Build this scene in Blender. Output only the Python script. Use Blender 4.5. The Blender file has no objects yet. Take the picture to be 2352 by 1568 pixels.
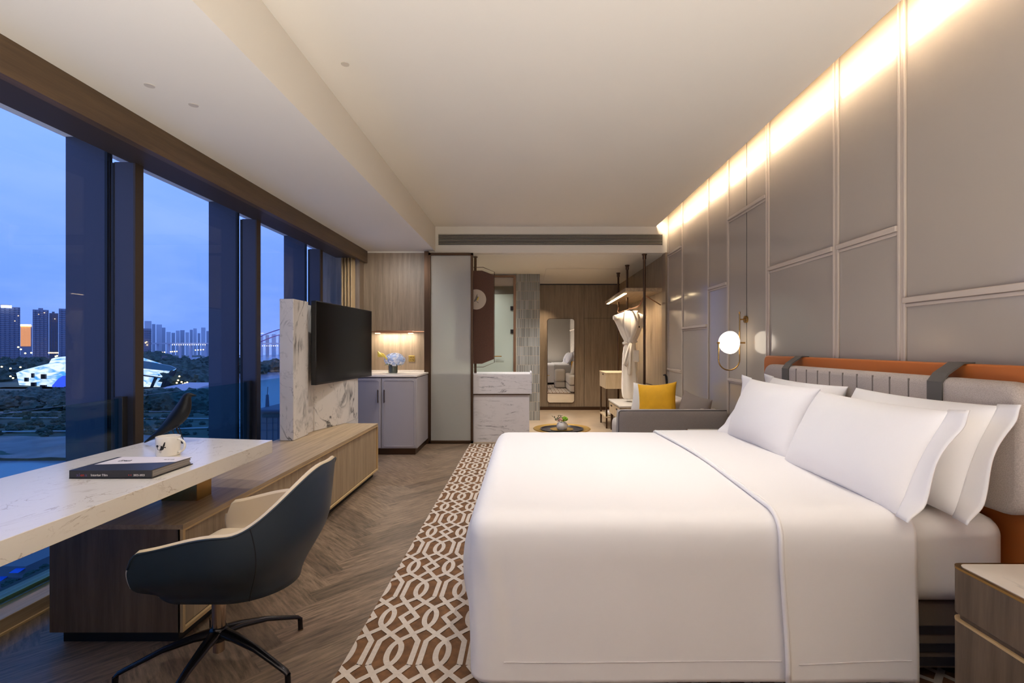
import bpy, bmesh, math, random
from mathutils import Vector, Matrix, noise
PI = math.pi
S = bpy.context.scene
C = S.collection
random.seed(7)

# ------------------------------------------------------------------ camera, sky, lamps, exposure
F_PX, VX, VY, EYE = 1110.0, 1210.0, 794.0, 1.25
cam = bpy.data.cameras.new('camera'); cam.sensor_width = 36.0
cam.lens = 36.0 * F_PX / 2352.0
cam.shift_x = -(VX - 1176.0) / 2352.0
cam.shift_y = (VY - 784.0) / 2352.0
cam.clip_start = 0.02; cam.clip_end = 9000
camo = bpy.data.objects.new('camera', cam); C.objects.link(camo)
camo.location = (0, 0, EYE); camo.rotation_euler = (PI / 2, 0, 0)
S.camera = camo
S.view_settings.view_transform = 'Standard'; S.view_settings.look = 'None'
S.view_settings.exposure = 0.62; S.view_settings.gamma = 1.0
S.view_settings.use_curve_mapping = False
S.cycles.use_denoising = True
S.cycles.max_bounces = 8; S.cycles.diffuse_bounces = 5; S.cycles.glossy_bounces = 4
S.cycles.transmission_bounces = 6; S.cycles.transparent_max_bounces = 16
S.cycles.sample_clamp_indirect = 6.0
S.cycles.caustics_reflective = False; S.cycles.caustics_refractive = False

W = bpy.data.worlds.new('dusk'); S.world = W; W.use_nodes = True
nt = W.node_tree; nt.nodes.clear()
def nd(t, typ, **kw):
    n = t.nodes.new(typ)
    for k, v in kw.items(): setattr(n, k, v)
    return n
o_ = nd(nt, 'ShaderNodeOutputWorld'); bg = nd(nt, 'ShaderNodeBackground')
tc = nd(nt, 'ShaderNodeTexCoord'); sx = nd(nt, 'ShaderNodeSeparateXYZ')
ramp = nd(nt, 'ShaderNodeValToRGB')
nt.links.new(tc.outputs['Generated'], sx.inputs[0])
nt.links.new(sx.outputs['Z'], ramp.inputs[0])
e = ramp.color_ramp.elements
e[0].position = 0.0; e[0].color = (0.135, 0.25, 0.68, 1)
e[1].position = 0.55; e[1].color = (0.16, 0.30, 0.86, 1)
q = ramp.color_ramp.elements.new(0.10); q.color = (0.13, 0.26, 0.76, 1)
q = ramp.color_ramp.elements.new(0.30); q.color = (0.19, 0.34, 0.92, 1)
mp = nd(nt, 'ShaderNodeMapping'); mp.inputs['Scale'].default_value = (2.2, 2.2, 7.0)
nz = nd(nt, 'ShaderNodeTexNoise'); nz.inputs['Scale'].default_value = 1.6; nz.inputs['Detail'].default_value = 5; nz.inputs['Roughness'].default_value = 0.55
cr = nd(nt, 'ShaderNodeValToRGB'); cr.color_ramp.elements[0].position = 0.45; cr.color_ramp.elements[1].position = 0.75
cr.color_ramp.elements[1].color = (0.55, 0.55, 0.55, 1)
mx = nd(nt, 'ShaderNodeMix', data_type='RGBA'); mx.inputs['B'].default_value = (0.27, 0.40, 0.95, 1)
nt.links.new(tc.outputs['Generated'], mp.inputs[0]); nt.links.new(mp.outputs[0], nz.inputs['Vector'])
nt.links.new(nz.outputs['Fac'], cr.inputs[0]); nt.links.new(cr.outputs[0], mx.inputs['Factor'])
nt.links.new(ramp.outputs[0], mx.inputs['A']); nt.links.new(mx.outputs['Result'], bg.inputs[0])
nt.links.new(bg.outputs[0], o_.inputs[0]); bg.inputs[1].default_value = 1.05

WARM = (1.0, 0.80, 0.58); NEUT = (1.0, 0.965, 0.93)
def spot(loc, target, power, angle=80, blend=0.8, col=NEUT, size=0.0):
    l = bpy.data.lights.new('spot_light', 'SPOT'); l.energy = power; l.color = col
    l.spot_size = math.radians(angle); l.spot_blend = blend; l.shadow_soft_size = size
    o = bpy.data.objects.new('spot_lamp', l); C.objects.link(o); o.location = loc
    d = Vector(target) - Vector(loc); o.rotation_euler = d.to_track_quat('-Z', 'Y').to_euler()
    return o
def area(loc, target, sx_, sy_, power, col=WARM, roll=0.0):
    l = bpy.data.lights.new('strip', 'AREA'); l.shape = 'RECTANGLE'; l.size = sx_; l.size_y = sy_
    l.energy = power; l.color = col
    o = bpy.data.objects.new('area_lamp', l); C.objects.link(o); o.location = loc
    d = Vector(target) - Vector(loc); o.rotation_euler = d.to_track_quat('-Z', 'Y').to_euler()
    return o
# downlights over bed and floor, far spots added for ceiling brightness; no fittings modelled
for (x, y, p, a) in [(0.22, 2.50, 44, 70), (1.05, 2.6, 42, 70), (-0.80, 3.1, 34, 95), (-0.75, 4.7, 55, 105), (0.4, 5.1, 85, 125)]:
    spot((x, y, 2.79), (x, y, 0), p, a, 1.0, NEUT, 0.0)
spot((-1.62, 1.9, 2.47), (-1.62, 2.0, 0), 22, 100, 1.0, NEUT, 0.0)
spot((-1.62, 4.3, 2.47), (-1.62, 4.6, 0), 26, 95, 1.0, NEUT, 0.0)
spot((-1.7, 5.25, 2.47), (-1.7, 6.28, 1.3), 24, 110, 1.0, NEUT, 0.0)  # added spot to brighten the far wood wall
# added unseen uplight low behind the camera, brightens the ceiling
area((0.0, -0.7, 0.5), (0.0, -0.699, 3.0), 3.2, 1.3, 140, NEUT)
# LED strip in the ceiling cove over the headboard wall
area((1.670, 2.95, 2.833), (1.83, 2.95, 2.60), 6.6, 0.015, 50, (1.0, 0.79, 0.54))
# entry zone
spot((0.30, 9.05, 2.44), (0.30, 9.2, 0), 60, 75, 0.8, WARM)
spot((0.9, 7.6, 2.44), (0.9, 7.6, 0), 85, 110, 1.0, NEUT)
spot((0.25, 6.9, 2.44), (0.2, 6.9, 0), 80, 120, 1.0, NEUT)
spot((-0.9, 7.3, 2.44), (-0.9, 7.3, 0), 60, 130, 1.0, NEUT)
spot((-0.7, 8.8, 2.44), (-0.7, 8.8, 0), 30, 130, 1.0, (0.95, 1.0, 0.92))
spot((-0.6, 7.7, 2.3), (-0.6, 8.1, 1.2), 10, 120, 1.0, NEUT)

# ------------------------------------------------------------------ helpers
def s2l(c):
    return tuple(((v / 255.0) / 12.92 if v / 255.0 <= 0.04045 else (((v / 255.0) + 0.055) / 1.055) ** 2.4) for v in c)
def mat(name, rgb, rough=0.6, metal=0.0, emit=None, es=1.0, spec=0.5, sheen=0.0, bump=0.0, bscale=200, var=0.0, vscale=3.0, coat=0.0):
    """procedural principled material; rgb is 0-255 sRGB"""
    m = bpy.data.materials.new(name); m.use_nodes = True
    t = m.node_tree; p = t.nodes['Principled BSDF']
    c = s2l(rgb)
    p.inputs['Base Color'].default_value = (*c, 1); p.inputs['Roughness'].default_value = rough
    p.inputs['Metallic'].default_value = metal; p.inputs['Specular IOR Level'].default_value = spec
    if sheen: p.inputs['Sheen Weight'].default_value = sheen
    if coat: p.inputs['Coat Weight'].default_value = coat; p.inputs['Coat Roughness'].default_value = 0.05
    if emit:
        p.inputs['Emission Color'].default_value = (*s2l(emit), 1); p.inputs['Emission Strength'].default_value = es
    co = nd(t, 'ShaderNodeTexCoord')
    if var:
        n = nd(t, 'ShaderNodeTexNoise'); n.inputs['Scale'].default_value = vscale; n.inputs['Detail'].default_value = 4
        t.links.new(co.outputs['Object'], n.inputs['Vector'])
        r = nd(t, 'ShaderNodeValToRGB'); r.color_ramp.elements[0].position = 0.3; r.color_ramp.elements[1].position = 0.7
        r.color_ramp.elements[0].color = (*[v * (1 - var) for v in c], 1)
        r.color_ramp.elements[1].color = (*[min(1, v * (1 + var)) for v in c], 1)
        t.links.new(n.outputs['Fac'], r.inputs[0]); t.links.new(r.outputs[0], p.inputs['Base Color'])
    if bump:
        n = nd(t, 'ShaderNodeTexNoise'); n.inputs['Scale'].default_value = bscale; n.inputs['Detail'].default_value = 3
        t.links.new(co.outputs['Object'], n.inputs['Vector'])
        b = nd(t, 'ShaderNodeBump'); b.inputs['Strength'].default_value = bump; b.inputs['Distance'].default_value = 0.002
        t.links.new(n.outputs['Fac'], b.inputs['Height']); t.links.new(b.outputs[0], p.inputs['Normal'])
    return m
def wood(name, a, b, scale=(14, 14, 1.2), rough=0.5, uv=False, attr=False):
    m = bpy.data.materials.new(name); m.use_nodes = True
    t = m.node_tree; p = t.nodes['Principled BSDF']; p.inputs['Roughness'].default_value = rough
    co = nd(t, 'ShaderNodeTexCoord'); mp = nd(t, 'ShaderNodeMapping'); mp.inputs['Scale'].default_value = scale
    t.links.new(co.outputs['UV' if uv else 'Object'], mp.inputs[0])
    n = nd(t, 'ShaderNodeTexNoise'); n.inputs['Scale'].default_value = 3.0; n.inputs['Detail'].default_value = 6
    n.inputs['Roughness'].default_value = 0.6; n.inputs['Distortion'].default_value = 0.3
    t.links.new(mp.outputs[0], n.inputs['Vector'])
    n2 = nd(t, 'ShaderNodeTexNoise'); n2.inputs['Scale'].default_value = 22.0; n2.inputs['Detail'].default_value = 3
    t.links.new(mp.outputs[0], n2.inputs['Vector'])
    ad = nd(t, 'ShaderNodeMath', operation='MULTIPLY_ADD'); ad.inputs[1].default_value = 0.28
    t.links.new(n2.outputs['Fac'], ad.inputs[0]); 
    sb = nd(t, 'ShaderNodeMath', operation='SUBTRACT'); sb.inputs[1].default_value = 0.14
    t.links.new(n.outputs['Fac'], ad.inputs[2]); t.links.new(ad.outputs[0], sb.inputs[0])
    r = nd(t, 'ShaderNodeValToRGB'); r.color_ramp.elements[0].position = 0.32; r.color_ramp.elements[1].position = 0.68
    r.color_ramp.elements[0].color = (*s2l(a), 1); r.color_ramp.elements[1].color = (*s2l(b), 1)
    t.links.new(sb.outputs[0], r.inputs[0])
    out = r.outputs[0]
    if attr:
        at = nd(t, 'ShaderNodeAttribute', attribute_name='tone')
        ml = nd(t, 'ShaderNodeMix', data_type='RGBA', blend_type='MULTIPLY'); ml.inputs['Factor'].default_value = 1
        t.links.new(out, ml.inputs['A']); t.links.new(at.outputs['Color'], ml.inputs['B']); out = ml.outputs['Result']
    t.links.new(out, p.inputs['Base Color'])
    return m
def marble(name, base, vein, scale=1.5, width=0.018, rough=0.15, rot=(0, 0, 0), stretch=(1, 1, 1), strength=1.0, second=True):
    m = bpy.data.materials.new(name); m.use_nodes = True
    t = m.node_tree; p = t.nodes['Principled BSDF']; p.inputs['Roughness'].default_value = rough
    co = nd(t, 'ShaderNodeTexCoord'); mp = nd(t, 'ShaderNodeMapping'); mp.inputs['Rotation'].default_value = rot
    mp.inputs['Scale'].default_value = stretch; t.links.new(co.outputs['Object'], mp.inputs[0])
    prev = None
    for k, (sc, wd, st) in enumerate([(scale, width, strength), (scale * 2.7, width * 0.8, strength * 0.5)][:2 if second else 1]):
        n = nd(t, 'ShaderNodeTexNoise'); n.inputs['Scale'].default_value = sc; n.inputs['Detail'].default_value = 6
        n.inputs['Roughness'].default_value = 0.55; n.inputs['Distortion'].default_value = 0.9
        t.links.new(mp.outputs[0], n.inputs['Vector'])
        a = nd(t, 'ShaderNodeMath', operation='SUBTRACT'); a.inputs[1].default_value = 0.5; t.links.new(n.outputs['Fac'], a.inputs[0])
        b = nd(t, 'ShaderNodeMath', operation='ABSOLUTE'); t.links.new(a.outputs[0], b.inputs[0])
        r = nd(t, 'ShaderNodeMapRange'); r.inputs['From Min'].default_value = 0; r.inputs['From Max'].default_value = wd
        r.inputs['To Min'].default_value = st; r.inputs['To Max'].default_value = 0; t.links.new(b.outputs[0], r.inputs[0])
        # veins fade in and out
        n2 = nd(t, 'ShaderNodeTexNoise'); n2.inputs['Scale'].default_value = sc * 1.3; t.links.new(co.outputs['Object'], n2.inputs['Vector'])
        r2 = nd(t, 'ShaderNodeMapRange'); r2.inputs['From Min'].default_value = 0.45; r2.inputs['From Max'].default_value = 0.62
        t.links.new(n2.outputs['Fac'], r2.inputs[0])
        ml = nd(t, 'ShaderNodeMath', operation='MULTIPLY'); t.links.new(r.outputs[0], ml.inputs[0]); t.links.new(r2.outputs[0], ml.inputs[1])
        if prev is None: prev = ml.outputs[0]
        else:
            mxx = nd(t, 'ShaderNodeMath', operation='MAXIMUM'); t.links.new(prev, mxx.inputs[0]); t.links.new(ml.outputs[0], mxx.inputs[1]); prev = mxx.outputs[0]
    mi = nd(t, 'ShaderNodeMix', data_type='RGBA'); mi.inputs['A'].default_value = (*s2l(base), 1); mi.inputs['B'].default_value = (*s2l(vein), 1)
    t.links.new(prev, mi.inputs['Factor']); t.links.new(mi.outputs['Result'], p.inputs['Base Color'])
    return m
def glass(name, tint, refl=1.0):
    m = bpy.data.materials.new(name); m.use_nodes = True; t = m.node_tree; t.nodes.clear()
    o = nd(t, 'ShaderNodeOutputMaterial'); mixs = nd(t, 'ShaderNodeMixShader'); tr = nd(t, 'ShaderNodeBsdfTransparent'); gl = nd(t, 'ShaderNodeBsdfGlossy')
    tr.inputs[0].default_value = (*tint, 1); gl.inputs['Roughness'].default_value = 0.0; gl.inputs[0].default_value = (refl, refl, refl, 1)
    lw = nd(t, 'ShaderNodeLayerWeight'); lw.inputs[0].default_value = 0.5
    pw = nd(t, 'ShaderNodeMath', operation='POWER'); pw.inputs[1].default_value = 4.5
    f = nd(t, 'ShaderNodeMath', operation='MULTIPLY_ADD'); f.inputs[1].default_value = 0.75; f.inputs[2].default_value = 0.025
    t.links.new(lw.outputs['Facing'], pw.inputs[0]); t.links.new(pw.outputs[0], f.inputs[0])
    t.links.new(f.outputs[0], mixs.inputs[0]); t.links.new(tr.outputs[0], mixs.inputs[1]); t.links.new(gl.outputs[0], mixs.inputs[2]); t.links.new(mixs.outputs[0], o.inputs[0])
    return m

BASE = {}
def thing(name, label, cat, loc=(0, 0, 0), group=None):
    o = bpy.data.objects.new(name, None); o.empty_display_size = 0.1; C.objects.link(o)
    o.location = loc; BASE[o] = Vector(loc)
    tag(o, label, cat, group); return o
def tag(o, label, cat, group=None, kind=None):
    if label: o['label'] = label
    if cat: o['category'] = cat
    if group: o['group'] = group
    if kind: o['kind'] = kind
    return o
def obj(name, bm, m, parent=None, smooth=None, bevel=0.0, seg=2, solid=0.0, subsurf=0, origin=None):
    """link bm (world coordinates) as one mesh object with its origin at its base"""
    me = bpy.data.meshes.new(name)
    bmesh.ops.recalc_face_normals(bm, faces=bm.faces)
    if smooth is True:
        for f in bm.faces: f.smooth = True
    vs = [v.co for v in bm.verts]
    if origin is None:
        lo = Vector((min(v.x for v in vs), min(v.y for v in vs), min(v.z for v in vs)))
        hi = Vector((max(v.x for v in vs), max(v.y for v in vs), max(v.z for v in vs)))
        origin = Vector(((lo.x + hi.x) / 2, (lo.y + hi.y) / 2, lo.z))
    origin = Vector(origin)
    bmesh.ops.translate(bm, verts=bm.verts, vec=-origin)
    bm.to_mesh(me); bm.free()
    for mm in (m if isinstance(m, (list, tuple)) else [m]): me.materials.append(mm)
    o = bpy.data.objects.new(name, me); C.objects.link(o); BASE[o] = origin
    if parent is not None:
        o.parent = parent; o.location = origin - BASE[parent]
    else: o.location = origin
    if bevel:
        b = o.modifiers.new('bevel', 'BEVEL'); b.width = bevel; b.segments = seg; b.limit_method = 'ANGLE'; b.angle_limit = math.radians(40)
        b.harden_normals = False
    if solid:
        b = o.modifiers.new('solid', 'SOLIDIFY'); b.thickness = solid; b.offset = -1
    if subsurf:
        b = o.modifiers.new('sub', 'SUBSURF'); b.levels = subsurf; b.render_levels = subsurf
    if smooth == 'auto' or (bevel and smooth is None):
        for f in me.polygons: f.use_smooth = True
        for ed in me.edges: pass
        me.set_sharp_from_angle(angle=math.radians(35))
    return o
def struct(name, bm, m, **k):
    o = obj(name, bm, m, **k); o['kind'] = 'structure'; return o
def box(x0, x1, y0, y1, z0, z1, bm=None):
    bm = bm or bmesh.new()
    v = [bm.verts.new((x, y, z)) for z in (z0, z1) for y in (y0, y1) for x in (x0, x1)]
    for f in ((0, 2, 3, 1), (4, 5, 7, 6), (0, 1, 5, 4), (2, 6, 7, 3), (0, 4, 6, 2), (1, 3, 7, 5)):
        bm.faces.new([v[i] for i in f])
    return bm
def prism(pts, z0, z1, bm=None):
    bm = bm or bmesh.new()
    a = [bm.verts.new((p[0], p[1], z0)) for p in pts]; b = [bm.verts.new((p[0], p[1], z1)) for p in pts]
    n = len(pts); bm.faces.new(a[::-1]); bm.faces.new(b)
    for i in range(n): bm.faces.new((a[i], a[(i + 1) % n], b[(i + 1) % n], b[i]))
    return bm
def extr(pts, axis, t0, t1, bm=None):
    """prism of 2D outline pts extruded along 'x' or 'y' (pts are the two other coordinates)"""
    bm = bm or bmesh.new()
    g = (lambda p, t: (t, p[0], p[1])) if axis == 'x' else (lambda p, t: (p[0], t, p[1]))
    a = [bm.verts.new(g(p, t0)) for p in pts]; b = [bm.verts.new(g(p, t1)) for p in pts]
    n = len(pts); bm.faces.new(a[::-1]); bm.faces.new(b)
    for i in range(n): bm.faces.new((a[i], a[(i + 1) % n], b[(i + 1) % n], b[i]))
    return bm
def rrect(a0, a1, b0, b1, r, n=6):
    out = []
    for (cx, cy, s) in ((a1 - r, b1 - r, 0), (a0 + r, b1 - r, 1), (a0 + r, b0 + r, 2), (a1 - r, b0 + r, 3)):
        for i in range(n + 1):
            an = (s + i / n) * PI / 2; out.append((cx + r * math.cos(an), cy + r * math.sin(an)))
    return out
def tube(pts, r, bm=None, n=10, closed=False, taper=None):
    bm = bm or bmesh.new(); P = [Vector(p) for p in pts]; rings = []
    up0 = None
    for i, p in enumerate(P):
        a = P[i - 1] if (i or closed) else P[i]; b = P[(i + 1) % len(P)] if (i < len(P) - 1 or closed) else P[i]
        d = (b - a).normalized()
        if up0 is None:
            up0 = Vector((0, 0, 1)) if abs(d.z) < 0.9 else Vector((1, 0, 0))
        s = d.cross(up0).normalized(); u = s.cross(d).normalized(); up0 = u
        rr = r if taper is None else taper[i]
        rings.append([bm.verts.new(p + s * (rr * math.cos(2 * PI * k / n)) + u * (rr * math.sin(2 * PI * k / n))) for k in range(n)])
    m = len(P)
    for i in range(m if closed else m - 1):
        A, B = rings[i], rings[(i + 1) % m]
        for k in range(n): bm.faces.new((A[k], A[(k + 1) % n], B[(k + 1) % n], B[k]))
    if not closed: bm.faces.new(rings[0][::-1]); bm.faces.new(rings[-1])
    return bm
def lathe(prof, c, bm=None, n=32, sx=1.0, sy=1.0, cap=True):
    bm = bm or bmesh.new(); rings = []
    for (r, z) in prof:
        rings.append([bm.verts.new((c[0] + r * sx * math.cos(2 * PI * k / n), c[1] + r * sy * math.sin(2 * PI * k / n), c[2] + z)) for k in range(n)])
    for A, B in zip(rings, rings[1:]):
        for k in range(n): bm.faces.new((A[k], A[(k + 1) % n], B[(k + 1) % n], B[k]))
    if cap: bm.faces.new(rings[0][::-1]); bm.faces.new(rings[-1])
    return bm
def grid(nu, nv, fn, bm=None, closed_u=False):
    bm = bm or bmesh.new()
    V = [[bm.verts.new(fn(i / (nu if closed_u else nu - 1), j / (nv - 1))) for j in range(nv)] for i in range(nu)]
    for i in range(nu if closed_u else nu - 1):
        for j in range(nv - 1):
            a, b = V[i], V[(i + 1) % nu]; bm.faces.new((a[j], b[j], b[j + 1], a[j + 1]))
    return bm
def ss(a, b, x):
    t = max(0.0, min(1.0, (x - a) / (b - a))); return t * t * (3 - 2 * t)
def sph(c, r, bm=None, sub=2, sc=(1, 1, 1)):
    bm = bm or bmesh.new()
    g = bmesh.ops.create_icosphere(bm, subdivisions=sub, radius=r)
    for v in g['verts']: v.co = Vector((v.co.x * sc[0] + c[0], v.co.y * sc[1] + c[1], v.co.z * sc[2] + c[2]))
    return bm
def rbox(x0, x1, y0, y1, z0, z1, r, n=40, deform=None, drop=()):
    """box of dense grids with every edge rounded; drop names open faces"""
    bm = bmesh.new(); bmesh.ops.create_cube(bm, size=2.0)
    bmesh.ops.subdivide_edges(bm, edges=bm.edges[:], cuts=n, use_grid_fill=True)
    fl = []
    for f in bm.faces:
        c = f.calc_center_median()
        for k, t in (('x0', c.x < -.999), ('x1', c.x > .999), ('y0', c.y < -.999), ('y1', c.y > .999), ('z0', c.z < -.999)):
            if t and k in drop: fl.append(f)
    bmesh.ops.delete(bm, geom=fl, context='FACES')
    rx0 = 0 if 'x0' in drop else r; rx1 = 0 if 'x1' in drop else r; rz0 = 0 if 'z0' in drop else r
    for v in bm.verts:
        p = Vector((x0 + (v.co.x + 1) / 2 * (x1 - x0), y0 + (v.co.y + 1) / 2 * (y1 - y0), z0 + (v.co.z + 1) / 2 * (z1 - z0)))
        q = Vector((min(max(p.x, x0 + rx0), x1 - rx1), min(max(p.y, y0 + r), y1 - r), min(max(p.z, z0 + rz0), z1 - r)))
        d = p - q
        if d.length > 1e-6: p = q + d.normalized() * r
        if deform: p = deform(p)
        v.co = p
    return bm
def text(body, size, m, loc, rot, parent, name='lettering', depth=0.0004, shear=0.0):
    cu = bpy.data.curves.new(name, 'FONT'); cu.body = body; cu.size = size; cu.extrude = depth; cu.shear = shear
    cu.materials.append(m); o = bpy.data.objects.new(name, cu); C.objects.link(o)
    me = bpy.data.meshes.new_from_object(o); bpy.data.objects.remove(o); bpy.data.curves.remove(cu)
    o = bpy.data.objects.new(name, me); C.objects.link(o); BASE[o] = Vector(loc)
    o.parent = parent; o.location = Vector(loc) - BASE[parent]; o.rotation_euler = rot
    return o

# ------------------------------------------------------------------ materials
M = {}
M['ceiling'] = mat('ceiling paint', (226, 219, 206), 0.9)
M['walnut'] = wood('walnut veneer', (120, 103, 84), (150, 131, 109), (9, 9, 0.5), 0.45)
M['pelmet'] = wood('pelmet veneer', (72, 54, 34), (96, 74, 49), (9, 0.5, 9), 0.4)
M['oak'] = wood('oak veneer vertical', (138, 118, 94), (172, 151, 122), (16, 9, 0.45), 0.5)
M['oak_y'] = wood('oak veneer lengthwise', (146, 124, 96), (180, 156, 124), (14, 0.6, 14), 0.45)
M['oak_end'] = wood('darkened oak veneer', (88, 72, 54), (114, 95, 74), (9, 9, 0.6), 0.5)  # darkened oak: console end's shade put into the colour, nightstands share it
M['oak_edge'] = mat('oak edging', (196, 166, 120), 0.5)
M['oak_light'] = wood('pale oak', (176, 152, 118), (204, 182, 146), (10, 10, 0.8), 0.5)
M['plank'] = wood('herringbone plank', (86, 70, 55), (146, 123, 101), (2.2, 20, 1), 0.42, uv=True, attr=True)
M['lacquer'] = mat('grey lacquer', (163, 152, 141), 0.13, spec=0.55)
M['lacquer_trim'] = mat('grey lacquer moulding', (186, 172, 158), 0.22, spec=0.55)
M['bronze'] = mat('dark bronze', (88, 68, 54), 0.35, 0.9)
M['copper'] = mat('copper', (176, 128, 98), 0.3, 0.9)
M['brass'] = mat('brass', (176, 140, 84), 0.25, 1.0)
M['fin'] = mat('fin metal', (64, 66, 78), 0.45, 0.35)
M['fin_brown'] = mat('fin brown edge', (66, 56, 48), 0.5, 0.3)
M['gasket'] = mat('black gasket', (14, 15, 20), 0.6)
M['black'] = mat('black plastic', (10, 10, 11), 0.35)
M['screen'] = mat('screen', (3, 3, 4), 0.2, spec=0.2)
M['plinth'] = mat('black plinth', (12, 11, 10), 0.6)
M['quartz'] = marble('desk quartz', (222, 214, 202), (158, 136, 112), 5.5, 0.012, 0.22, stretch=(1.6, 0.8, 1.6), strength=0.65)
M['calacatta'] = marble('white marble', (216, 210, 204), (40, 38, 42), 2.4, 0.022, 0.18, stretch=(1, 1, 0.55), strength=0.95)
M['volakas'] = marble('veined marble', (208, 203, 204), (96, 90, 96), 3.2, 0.022, 0.25, rot=(0, 0.65, 0), stretch=(0.6, 1, 4.5), strength=0.75)
M['nmarble'] = marble('nightstand marble', (226, 218, 206), (120, 118, 118), 1.4, 0.010, 0.15, rot=(0, 0, 0.9), stretch=(1.5, 0.6, 1), strength=0.8, second=False)
M['stone'] = mat('entry stone', (168, 146, 120), 0.3, var=0.18, vscale=2.5)
M['linen'] = mat('white cotton', (238, 234, 232), 0.85, sheen=0.15)
M['linen2'] = mat('white cotton sheet', (232, 228, 226), 0.85, sheen=0.15)
M['seam'] = mat('stitched hem', (214, 208, 206), 0.9)
M['orange'] = mat('orange leather', (180, 100, 42), 0.5)
M['boucle'] = mat('grey woven fabric', (176, 164, 154), 0.95, bump=0.9, bscale=380, var=0.16, vscale=260)
M['strap'] = mat('grey strap', (84, 80, 76), 0.6)
M['sofa'] = mat('sofa fabric', (158, 150, 144), 0.95, bump=0.7, bscale=300, var=0.10, vscale=220)
M['sofa_lt'] = mat('sofa light fabric', (196, 186, 174), 0.9, bump=0.5, bscale=300)
M['piping'] = mat('dark piping', (72, 68, 72), 0.8)
M['yellow'] = mat('mustard cloth', (216, 160, 12), 0.8, var=0.08, vscale=9)
M['taupe'] = mat('taupe cloth', (120, 108, 98), 0.9, bump=0.4, bscale=200)
M['offwhite'] = mat('off-white cloth', (206, 200, 192), 0.9)
M['navy'] = mat('blue-black leather', (30, 42, 54), 0.42)
M['cream'] = mat('cream leather', (206, 188, 162), 0.5)
M['gunmetal'] = mat('polished dark aluminium', (52, 50, 52), 0.22, 0.9)
M['chrome'] = mat('bronze chrome', (170, 150, 132), 0.15, 1.0)
M['rug_brown'] = mat('rug brown pile', (110, 76, 46), 0.95, bump=1.0, bscale=300, var=0.35, vscale=22)
M['rug_cream'] = mat('rug cream pile', (196, 182, 168), 0.95, bump=0.8, bscale=300, var=0.08, vscale=60)
M['lilac'] = mat('lilac grey lacquer', (158, 152, 156), 0.4)
M['cab_top'] = marble('cabinet marble top', (226, 216, 206), (170, 160, 150), 3, 0.02, 0.2, strength=0.5)
M['curtain'] = mat('beige curtain', (176, 150, 112), 0.85)
M['leather_brown'] = mat('brown flecked leather', (84, 50, 34), 0.6, bump=0.5, bscale=160, var=0.25, vscale=120)
M['disc'] = mat('pale disc', (206, 192, 178), 0.6)
M['robe'] = mat('white towelling', (234, 224, 208), 0.95, sheen=0.3, bump=0.6, bscale=160)
M['navy_plastic'] = mat('navy hanger', (28, 32, 46), 0.5)
M['white'] = mat('white ceramic', (236, 230, 220), 0.2)
M['stone_white'] = mat('white stone top', (226, 218, 206), 0.12)
M['ink'] = mat('black ink', (26, 24, 24), 0.6)
M['grey_ink'] = mat('grey ink', (120, 112, 104), 0.6)
M['book_black'] = mat('black book cover', (44, 42, 42), 0.45)
M['paper'] = mat('white book cover', (222, 212, 210), 0.5)
M['pages'] = mat('book pages', (150, 142, 136), 0.8)
M['bird'] = mat('black lacquered wood', (9, 10, 13), 0.40, spec=0.3)
M['plug'] = mat('brass socket plate', (186, 156, 84), 0.35, 0.8)
M['petal_white'] = mat('hydrangea white', (234, 236, 244), 0.7, var=0.08, vscale=30)
M['petal_blue'] = mat('hydrangea blue', (184, 202, 234), 0.7)
M['calla'] = mat('calla yellow', (232, 204, 84), 0.5)
M['leaf'] = mat('leaf green', (70, 108, 40), 0.5)
M['leaf_dk'] = mat('dark leaf', (52, 74, 36), 0.5)
M['moss'] = mat('green bloom', (128, 176, 30), 0.8)
M['pink'] = mat('pink petal', (214, 158, 150), 0.7)
M['gold_rim'] = mat('gold tray rim', (190, 150, 66), 0.35, 0.85)
M['tray'] = mat('black tray', (52, 48, 50), 0.3)
M['mirror'] = mat('mirror silver', (225, 222, 214), 0.01, 1.0)
M['led'] = mat('warm led', (255, 230, 190), 0.5, emit=(255, 226, 178), es=9)
M['globe'] = mat('lit opal glass', (255, 250, 240), 0.3, emit=(255, 240, 216), es=2.4)
M['pane'] = glass('window glass', (0.97, 0.98, 0.99), 0.55)
M['tint'] = glass('tinted balustrade glass', (0.56, 0.80, 0.83), 0.6)
M['door_glass'] = mat('green frosted glass', (168, 178, 168), 0.25, spec=0.6)
M['vent'] = mat('vent white', (196, 186, 172), 0.6)
M['vent_dark'] = mat('vent dark', (30, 28, 26), 0.8)
fg = bpy.data.materials.new('frosted glass'); fg.use_nodes = True
p = fg.node_tree.nodes['Principled BSDF']; p.inputs['Base Color'].default_value = (0.88, 0.85, 0.77, 1); p.inputs['Roughness'].default_value = 0.42
p.inputs['Transmission Weight'].default_value = 0.62; p.inputs['IOR'].default_value = 1.25
M['frost'] = fg
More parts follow.
